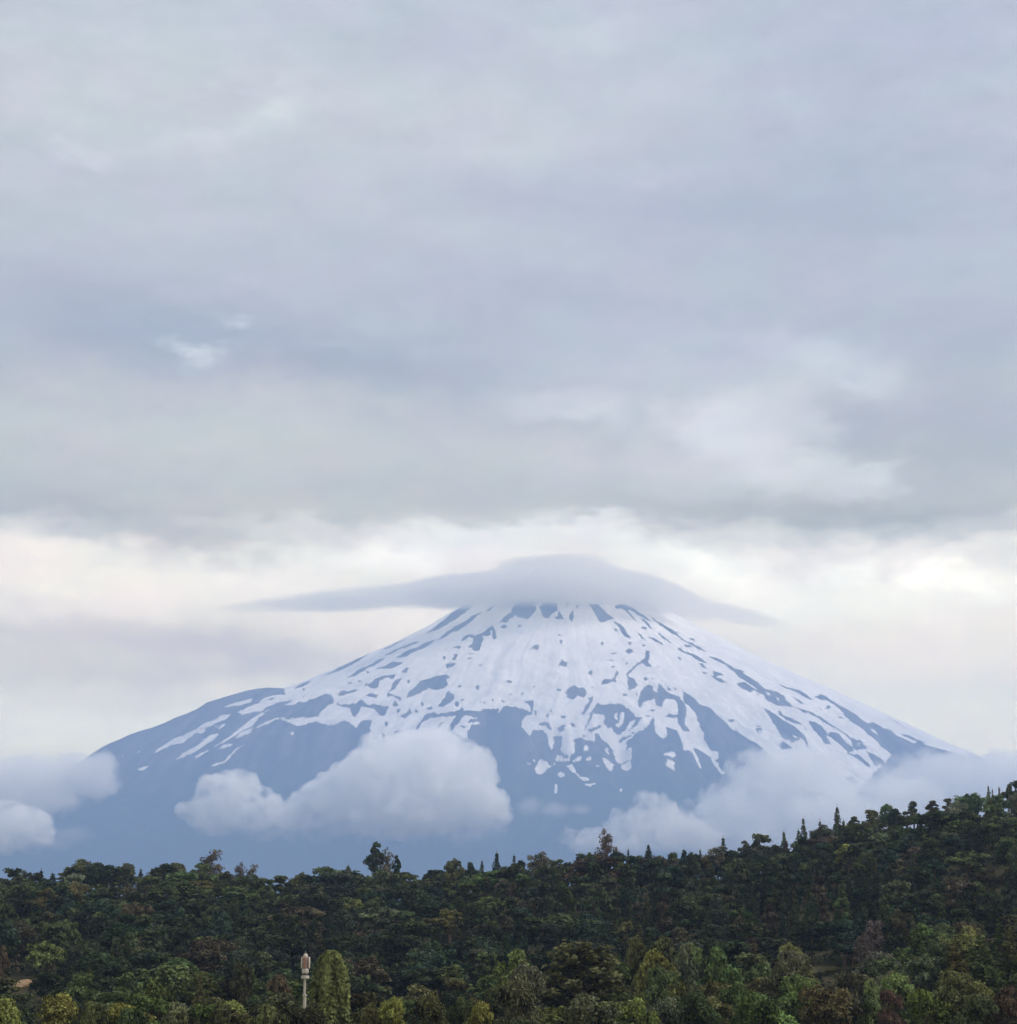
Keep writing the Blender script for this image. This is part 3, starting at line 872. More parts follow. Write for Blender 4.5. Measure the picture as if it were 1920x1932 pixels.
cloud('low_cloud', 'wide ragged fog cloud lying over the right shoulder above the wooded ridge', 10600, [
    (1490, 1475, 112, 84, 0), (1420, 1525, 100, 66, 60), (1560, 1545, 130, 66, 80), (1590, 1500, 70, 44, 0), (1360, 1560, 100, 54, 60), (1480, 1590, 190, 50, 0), (1290, 1568, 80, 46, 60), (1690, 1510, 90, 56, 0), (1640, 1560, 120, 50, 60)],
    0.0090, edge=0.30, namp=2.3, nscale=1 / 120.0, grow=1.18, step=0.3)
cloud('low_cloud', 'grey cloud bank at the right edge behind the hill top', 11200, [
    (1790, 1480, 150, 70, 0), (1800, 1452, 90, 50, 60), (1900, 1468, 140, 66, 0), (2030, 1470, 150, 76, 0), (1860, 1530, 160, 60, 60), (1730, 1545, 110, 56, 0)],
    0.0085, edge=0.4, namp=1.6, nscale=1 / 140.0, grow=1.18, step=0.3)
cloud('cumulus_cloud', 'small bright cumulus puffs just above the ridge right of centre', 9600, [
    (1225, 1532, 42, 40, 0), (1200, 1562, 62, 34, 30), (1125, 1588, 70, 24, 0), (1260, 1555, 56, 38, 40), (1170, 1598, 120, 24, 20), (1300, 1580, 70, 40, 0)],
    0.010, grow=0.96, heap=[(70, 130), (32, 55)], fade=(-230, -40))
cloud('wispy_cloud', 'thin pale wisp beside the right end of the large puffy cloud', 10000, [
    (1000, 1520, 34, 24, 0), (1050, 1528, 46, 18, 0), (1095, 1528, 30, 14, 0)], 0.006, edge=0.8, namp=1.0, nscale=1 / 80.0, grow=1.2, step=0.25)
# the cap: a lens of cloud round the summit, drawn out downwind on both sides
cap = [(1056, 1094, 140, 60), (1046, 1112, 250, 36), (900, 1110, 210, 34, -6), (720, 1125, 280, 28, -4, 0.30), (570, 1140, 180, 20, -3, 0.16), (1235, 1122, 150, 34, 18), (1360, 1152, 175, 22, 15, 0.25)]
cloud('cap_cloud', 'smooth grey lens-shaped cap cloud sitting on the summit of the volcano', DM,
      [(q[0], q[1], q[2], q[3], 0, *q[4:]) for q in cap] + [(1050, 1098, 150, 56, 900), (1040, 1112, 250, 38, 950), (900, 1116, 170, 30, 900, -4), (1190, 1120, 130, 32, 850, 13)],
      0.0085, edge=0.42, namp=0.8, nscale=1 / 300.0, depth=1.0, grow=1.1, stretch=(0.35, 0.35, 2.2), step=0.2, vap=(0.93, 0.912, 0.865))  # vapour colour darkened to stand in for shade from the deck above

# ------------------------------------------------------------------ trees
m_leaf, g_ = mat('foliage')
oi = g_.n('ShaderNodeObjectInfo')
a_t = g_.n('ShaderNodeAttribute', attribute_name='tint')
hs = g_.n('ShaderNodeHueSaturation')
g_.link(oi.outputs['Color'], hs.inputs['Color'])
g_.link(g_.m('MULTIPLY_ADD', a_t.outputs['Fac'], 0.03, 0.485), hs.inputs['Hue'])
g_.link(g_.m('MULTIPLY_ADD', a_t.outputs['Fac'], 1.9, 0.12), hs.inputs['Value'])
b_ = g_.n('ShaderNodeBsdfDiffuse')
tr = g_.n('ShaderNodeBsdfTranslucent')
g_.link(hs.outputs[0], b_.inputs['Color'])
g_.link(hs.outputs[0], tr.inputs['Color'])
ms = g_.n('ShaderNodeMixShader')
ms.inputs[0].default_value = 0.22
g_.link(b_.outputs[0], ms.inputs[1])
g_.link(tr.outputs[0], ms.inputs[2])
o_ = g_.n('ShaderNodeOutputMaterial')
g_.link(ms.outputs[0], o_.inputs['Surface'])

m_bark, g_ = mat('bark')
t_ = g_.n('ShaderNodeTexCoord')
b_ = g_.n('ShaderNodeBsdfDiffuse')
g_.link(g_.mixc(g_.noise(g_.v('MULTIPLY', t_.outputs['Object'], (6.0, 6.0, 1.0)), 2.0, 4), (0.035, 0.028, 0.022, 1), (0.12, 0.10, 0.085, 1)), b_.inputs['Color'])
o_ = g_.n('ShaderNodeOutputMaterial')
g_.link(b_.outputs[0], o_.inputs['Surface'])


def leaves(cent, nrm, size, tint, rng, asp=0.7):
    """one small quad of leaves at every centre, turned along nrm"""
    n = len(cent)
    nrm = nrm / np.maximum(np.linalg.norm(nrm, axis=1, keepdims=True), 1e-6)
    r = rng.normal(size=(n, 3))
    a = np.cross(nrm, r)
    a /= np.maximum(np.linalg.norm(a, axis=1, keepdims=True), 1e-6)
    b = np.cross(nrm, a)
    size = np.asarray(size).reshape(-1, 1) * np.ones((n, 1))
    a, b = a * size, b * size * asp
    lift = nrm * size * 0.25
    v = np.stack([cent - a, cent - b + lift, cent + a, cent + b - lift], 1).reshape(-1, 3)
    f = np.arange(4 * n).reshape(n, 4)
    return v, f, np.repeat(tint, 4)


def crown_mesh(name, parts):
    v = np.concatenate([p[0] for p in parts])
    n, fs = 0, []
    for p in parts:
        fs.append(p[1] + n)
        n += len(p[0])
    me = mesh_np(name, v, np.concatenate(fs))
    attr(me, 'tint', np.concatenate([p[2] for p in parts]))
    me.materials.append(m_leaf)
    return me


def unit(rng, n):
    d = rng.normal(size=(n, 3))
    return d / np.linalg.norm(d, axis=1, keepdims=True)


def blob_leaves(c, r, n, size, rng, tint0, flat=1.0, rough=0.45, fill=0.35):
    d = unit(rng, n)
    d[:, 2] = np.where(d[:, 2] < -0.55, -d[:, 2], d[:, 2])
    k = 1 - fill * rng.random(n) ** 1.6 + 0.10 * rng.normal(size=n)
    # small bunches, so that the outline is broken
    lump = 0.13 * np.sin(d[:, 0] * 7 + c[0] * 3) * np.sin(d[:, 1] * 6 + c[1] * 3 + 1) * np.sin(d[:, 2] * 7 + c[2] * 2)
    k = k * (1 + lump)
    p = np.array(c) + d * np.array([r, r, r * flat]) * k[:, None]
    nr = d + rough * rng.normal(size=(n, 3)) + np.array([0, 0, 0.25])
    t = np.clip(tint0 + 0.17 * rng.normal(size=n), 0, 1)
    return leaves(p, nr, size * (0.6 + 0.8 * rng.random(n)), t, rng)


def tube(path, radii, k=6):
    path = np.array(path, float)
    vs, fs = [], []
    for i, p in enumerate(path):
        d = path[min(i + 1, len(path) - 1)] - path[max(i - 1, 0)]
        d /= max(np.linalg.norm(d), 1e-6)
        a = np.cross(d, [0.31, 0.95, 0.1])
        a /= np.linalg.norm(a)
        b = np.cross(d, a)
        for j in range(k):
            ph = 2 * math.pi * j / k
            vs.append(p + radii[i] * (math.cos(ph) * a + math.sin(ph) * b))
    for i in range(len(path) - 1):
        for j in range(k):
            fs.append((i * k + j, i * k + (j + 1) % k, (i + 1) * k + (j + 1) % k, (i + 1) * k + j))
    return np.array(vs), np.array(fs)


def join_tubes(name, tubes):
    vs, fs, n = [], [], 0
    for v, f in tubes:
        vs.append(v)
        fs.append(f + n)
        n += len(v)
    me = mesh_np(name, np.concatenate(vs), np.concatenate(fs), True)
    me.materials.append(m_bark)
    return me


def clumps(c, R_, k, r_c, leaf, per, rng, flat=0.85, tone=0.45):
    """a bough: knots of leaves set over its upper side with gaps between them"""
    out = []
    for d in unit(rng, k):
        if d[2] < -0.35:
            d[2] *= -0.6
        p = np.array(c) + d * R_ * (0.62 + 0.45 * rng.random()) * np.array([1, 1, flat])
        r = r_c * (0.6 + 0.8 * rng.random())
        t = np.clip(tone + 0.16 * rng.normal(), 0.05, 0.95)
        out.append(blob_leaves(p, r, max(12, int(per * (r / r_c) ** 2)), leaf, rng, t, flat=0.8, fill=0.55))
    return out


def proto_broadleaf(seed, W=12.0, Ht=13.0, n_l=7, leaf=0.36, per=62, knot=0.105, k=7, low=0.34, slim=1.0):
    rng = np.random.default_rng(seed)
    parts, tubes = [], []
    bend = rng.normal(size=2) * 0.6
    fork = np.array([bend[0] * .5, bend[1] * .5, Ht * low * 0.9])
    tubes.append(tube([(0, 0, -2.0), (bend[0] * .2, bend[1] * .2, Ht * 0.16), fork, (bend[0], bend[1], Ht * 0.78)], [0.42, 0.34, 0.26, 0.08]))
    for i in range(n_l):
        ph = 2.4 * i + 1.2 * rng.random()
        lev = (i + 0.5) / n_l
        z = Ht * (low + 0.04 + (0.80 - low) * lev + 0.07 * rng.normal())
        rr = W * 0.5 * (0.72 - 0.60 * max(0, lev - 0.35)) * (0.35 + 0.7 * rng.random()) * slim
        if lev > 0.86:
            rr *= 0.35
        c_ = np.array([rr * math.cos(ph), rr * math.sin(ph), z])
        R_ = W * (0.15 + 0.12 * rng.random())
        parts += clumps(c_, R_, k, W * knot, leaf, per, rng, tone=0.28 + 0.4 * rng.random())
        parts.append(blob_leaves(c_, R_ * 0.7, 60, leaf * 1.3, rng, 0.3))
        tubes.append(tube([fork, fork + (c_ - fork) * 0.5 + np.array([0, 0, -0.4]), c_], [0.17, 0.11, 0.05], 5))
    return crown_mesh('crown', parts), join_tubes('trunk', tubes), W, Ht


def proto_conifer(seed, W=7.0, Ht=16.0, leaf=0.34, droop=0.35, n_w=15, base=0.1):
    rng = np.random.default_rng(seed)
    tubes = [tube([(0, 0, -2), (0, 0, Ht * .5), (0, 0, Ht * 0.98)], [0.32, 0.2, 0.03])]
    parts = []
    for k in range(n_w):
        t = (k + 0.3 * rng.random()) / n_w
        z = Ht * (base + (0.97 - base) * t)
        Rb = W * 0.5 * (1 - t) ** 0.85 * (0.8 + 0.3 * rng.random()) + 0.25
        nb = 7 if t < .6 else 5
        for j in range(nb):
            ph = 2 * math.pi * (j + rng.random() * 0.6) / nb + k
            L = Rb * (0.75 + 0.45 * rng.random())
            n = max(10, int(L * 15))
            s = rng.random(n) ** 0.7
            wd = 0.38 * L * (1 - 0.6 * s) * rng.normal(size=n) * 0.6
            p = np.stack([math.cos(ph) * s * L - math.sin(ph) * wd, math.sin(ph) * s * L + math.cos(ph) * wd, z - droop * L * s ** 1.4 + 0.25 * rng.normal(size=n)], 1)
            nr = np.array([math.cos(ph) * .5, math.sin(ph) * .5, 1.0]) + 0.5 * rng.normal(size=(n, 3))
            parts.append(leaves(p, nr, leaf * (0.6 + 0.8 * rng.random(n)), np.clip(0.45 + 0.2 * rng.random() - .1 + 0.12 * rng.normal(size=n), 0, 1), rng, 0.55))
    top = np.stack([np.zeros(8), np.zeros(8), Ht * (0.93 + 0.09 * rng.random(8))], 1)
    parts.append(leaves(top, rng.normal(size=(8, 3)), leaf * 0.6, np.full(8, .5), rng))
    return crown_mesh('crown', parts), join_tubes('trunk', tubes), W, Ht


def proto_column(seed, W=6.0, Ht=14.0, leaf=0.3):
    rng = np.random.default_rng(seed)
    tubes = [tube([(0, 0, -2), (0.1, 0, Ht * .5), (0, 0, Ht * 0.9)], [0.3, 0.2, 0.05])]
    n = 5200
    t = rng.random(n)
    ph = rng.random(n) * 2 * math.pi
    prof = np.where(t > 0.62, np.sqrt(np.clip(1 - ((t - 0.62) / 0.39) ** 2, 0, 1)) * 0.82, 0.82 + 0.18 * (0.62 - t) / 0.62)
    rr = W * 0.5 * prof * (1 + 0.10 * np.sin(ph * 5 + t * 3) + 0.07 * np.sin(ph * 9 - t * 11)) * (1 - 0.25 * rng.random(n) ** 2)
    p = np.stack([rr * np.cos(ph), rr * np.sin(ph), Ht * (0.04 + 0.96 * t)], 1)
    nr = np.stack([np.cos(ph), np.sin(ph), 0.5 + 0 * ph], 1) + 0.4 * rng.normal(size=(n, 3))
    tint = np.clip(0.5 + 0.16 * np.sin(ph * 5 + t * 3) + 0.15 * rng.normal(size=n), 0, 1)
    v, f, tt = leaves(p, nr, leaf * (0.6 + 0.8 * rng.random(n)), tint, rng, 0.6)
    return crown_mesh('crown', [(v, f, tt)]), join_tubes('trunk', tubes), W, Ht


def proto_umbrella(seed, W=8.0, Ht=14.0, leaf=0.34, n_l=8, bare=0.42, sz=0.2):
    """tall bare stem, limbs fanning up into flat tufts"""
    rng = np.random.default_rng(seed)
    fork = np.array([rng.normal() * .4, rng.normal() * .4, Ht * bare])
    tubes = [tube([(0, 0, -2), fork * np.array([.4, .4, .5]), fork], [0.34, 0.26, 0.2])]
    parts = []
    for i in range(n_l):
        ph = 2.4 * i + rng.random()
        lev = i / (n_l - 1)
        rr = W * 0.5 * (0.85 - 0.65 * lev) * (0.4 + 0.6 * rng.random())
        c_ = np.array([rr * math.cos(ph), rr * math.sin(ph), Ht * (0.52 + 0.40 * lev)])
        R_ = W * (0.13 + 0.07 * rng.random())
        parts += clumps(c_, R_, 6, R_ * 0.6, leaf, 46, rng, flat=1.0, tone=0.3 + .35 * rng.random())
        tubes.append(tube([fork, fork + (c_ - fork) * .55 + np.array([0, 0, -.3]), c_], [0.13, 0.09, 0.04], 5))
    return crown_mesh('crown', parts), join_tubes('trunk', tubes), W, Ht


def proto_sparse(seed, W=8.0, Ht=13.0, leaf=0.26):
    """thin-leaved tree: many twigs, light shows through"""
    rng = np.random.default_rng(seed)
    fork = np.array([0.2, 0, Ht * 0.42])
    tubes = [tube([(0, 0, -2), (0, 0, Ht * .2), fork, (0.2, 0, Ht * .9)], [0.3, 0.24, 0.18, 0.04])]
    parts = []
    for i in range(17):
        ph = 2.4 * i + rng.random()
        lev = i / 16
        rr = W * 0.5 * (0.85 - 0.6 * lev) * (0.6 + .4 * rng.random())
        c_ = np.array([rr * math.cos(ph), rr * math.sin(ph), Ht * (0.45 + 0.5 * lev)])
        st = fork + np.array([0, 0, Ht * 0.35 * lev])
        tubes.append(tube([st, st + (c_ - st) * .5 + rng.normal(size=3) * .2, c_], [0.09, 0.06, 0.025], 4))
        for q in range(3):
            e = c_ + rng.normal(size=3) * 0.8
            tubes.append(tube([c_ * .6 + st * .4, e], [0.04, 0.015], 3))
            parts.append(blob_leaves(e, 1.0, 34, leaf, rng, 0.3 + .4 * rng.random()))
    return crown_mesh('crown', parts), join_tubes('trunk', tubes), W, Ht


def proto_shrub(seed, W=5.0, Ht=3.6, leaf=0.24):
    rng = np.random.default_rng(seed)
    tubes, parts = [], []
    for i in range(8):
        ph = 2.4 * i
        rr = W * 0.5 * 0.62 * (0.3 + .7 * rng.random())
        c_ = np.array([rr * math.cos(ph), rr * math.sin(ph), Ht * (0.38 + 0.34 * rng.random())])
        parts.append(blob_leaves(c_, W * 0.2 * (0.8 + .5 * rng.random()), 280, leaf, rng, 0.3 + .4 * rng.random(), flat=0.85))
        tubes.append(tube([(c_[0] * .15, c_[1] * .15, -0.8), c_ * np.array([.6, .6, .5]), c_], [0.08, 0.06, 0.03], 4))
    return crown_mesh('crown', parts), join_tubes('stem', tubes), W, Ht


def proto_layered(seed, W=13.0, Ht=15.0, leaf=0.34):
    """dark wide conifer with upswept boughs ending in pale brushes"""
    rng = np.random.default_rng(seed)
    tubes = [tube([(0, 0, -2), (0, 0, Ht * .5), (0, 0, Ht * .94)], [0.5, 0.3, 0.06])]
    parts = []
    for k in range(46):
        t = (k + .5) / 46
        ph = 2.4 * k + rng.normal() * .15
        z0_ = Ht * (0.05 + 0.80 * t)
        L = W * 0.5 * (1 - 0.62 * t ** 1.5) * (0.8 + .3 * rng.random())
        up = 0.10 + 0.30 * t
        tip = np.array([math.cos(ph) * L, math.sin(ph) * L, z0_ + up * L])
        mid = np.array([math.cos(ph) * L * .55, math.sin(ph) * L * .55, z0_ - .02 * L])
        tubes.append(tube([(0, 0, z0_), mid, tip], [0.14, 0.08, 0.03], 4))
        n = int(70 + L * 18)
        s = rng.random(n) ** .6
        path = np.outer(1 - s, (0, 0, z0_)) * 0 + ((1 - s) ** 2)[:, None] * np.array([0, 0, z0_]) + (2 * s * (1 - s))[:, None] * mid + (s ** 2)[:, None] * tip
        p = path + rng.normal(size=(n, 3)) * np.array([.42, .42, .26]) * (0.6 + .5 * s)[:, None]
        nr = np.array([math.cos(ph) * .4, math.sin(ph) * .4, 1.0]) + .5 * rng.normal(size=(n, 3))
        tint = np.clip(0.25 + 0.55 * np.clip((s - .72) / .28, 0, 1) * (t > .45) + .1 * rng.normal(size=n), 0, 1)
        parts.append(leaves(p, nr, leaf * (0.6 + .8 * rng.random(n)), tint, rng, .5))
    return crown_mesh('crown', parts), join_tubes('trunk', tubes), W, Ht


PROTO = {
    'broadleaf': [proto_broadleaf(100 + i, W=10.5 + (i % 3), Ht=11.5 + (i % 4), n_l=6 + i % 4) for i in range(10)],
    'tall': [proto_broadleaf(120 + i, W=8, Ht=18, n_l=9, k=6, low=0.2, slim=0.75, knot=0.13) for i in range(5)],
    'wide': [proto_broadleaf(140 + i, W=15, Ht=12, n_l=11) for i in range(3)],
    'fine': [proto_broadleaf(160 + i, W=9, Ht=9, n_l=8, leaf=0.2, per=95, k=9, low=0.16) for i in range(5)],
    'conifer': [proto_conifer(200 + i, W=6.5 + i * .5) for i in range(5)],
    'column': [proto_column(230)],
    'umbrella': [proto_umbrella(240 + i) for i in range(4)],
    'sparse': [proto_sparse(260 + i) for i in range(3)],
    'shrub': [proto_shrub(280 + i) for i in range(4)],
    'layered': [proto_layered(300)],
}
NAME = {'broadleaf': 'broadleaf_tree', 'wide': 'broadleaf_tree', 'fine': 'bushy_tree', 'tall': 'tall_tree', 'conifer': 'conifer_tree', 'column': 'columnar_tree',
        'umbrella': 'tall_stemmed_tree', 'sparse': 'thin_leaved_tree', 'shrub': 'shrub', 'layered': 'conifer_tree'}
PAL = {'dark green': (0.029, 0.041, 0.023), 'dull green': (0.050, 0.064, 0.031), 'olive': (0.076, 0.080, 0.037), 'brownish': (0.056, 0.053, 0.037), 'blue-green': (0.030, 0.046, 0.033),
       'mid green': (0.064, 0.090, 0.037), 'grey-green': (0.090, 0.104, 0.066), 'light green': (0.110, 0.140, 0.058), 'yellow-green': (0.132, 0.146, 0.048), 'russet': (0.085, 0.064, 0.050), 'grey-brown': (0.108, 0.094, 0.082)}
N_TREES = 0


def plant(kind, x, y, height, width, tone, label, group=None, var=None, jit=0.12):
    global N_TREES
    lst = PROTO[kind]
    cm_, tm_, W0, H0 = lst[(random.randrange(len(lst)) if var is None else var) % len(lst)]
    z = float(ground_z(x, y))
    root = bpy.data.objects.new(NAME[kind], None)
    root.empty_display_size = 1.0
    root.location = (x, y, z)
    root.rotation_euler = (0, 0, random.random() * 6.283)
    root.scale = (width / W0, width / W0, height / H0)
    link(root)
    tag(root, label, 'shrub' if kind == 'shrub' else 'tree', group)
    c_ = np.array(PAL[tone]) * (1 + jit * RNG.normal(size=3) * 0.6) * (1 + jit * RNG.normal())
    a = link(bpy.data.objects.new('crown', cm_), root)
    a.color = (*np.clip(c_, 0.008, 1), 1)
    link(bpy.data.objects.new(tm_.name.split('.')[0], tm_), root)
    N_TREES += 1
    return root


def settle(u, v_top, Y):
    """on the slope: the distance at which a full-grown tree reaches up to this row"""
    if not 470 < Y < 880:
        return Y
    best = min(range(470, 890, 5), key=lambda q: abs(float(at(u, v_top, q)[2]) - float(ground_z(at(u, v_top, q)[0], q)) - 12.0))
    return float(best)


def plant_px(kind, u, v_top, w_px, Y, tone, label, var=None, group=None, sink=0.0):
    Y = settle(u, v_top, Y)
    p = at(u, v_top, Y)
    zb = float(ground_z(p[0], Y))
    return plant(kind, p[0], Y, max(p[2] - zb + sink, 1.0), w_px * Y / FPX, tone, label, group, var)


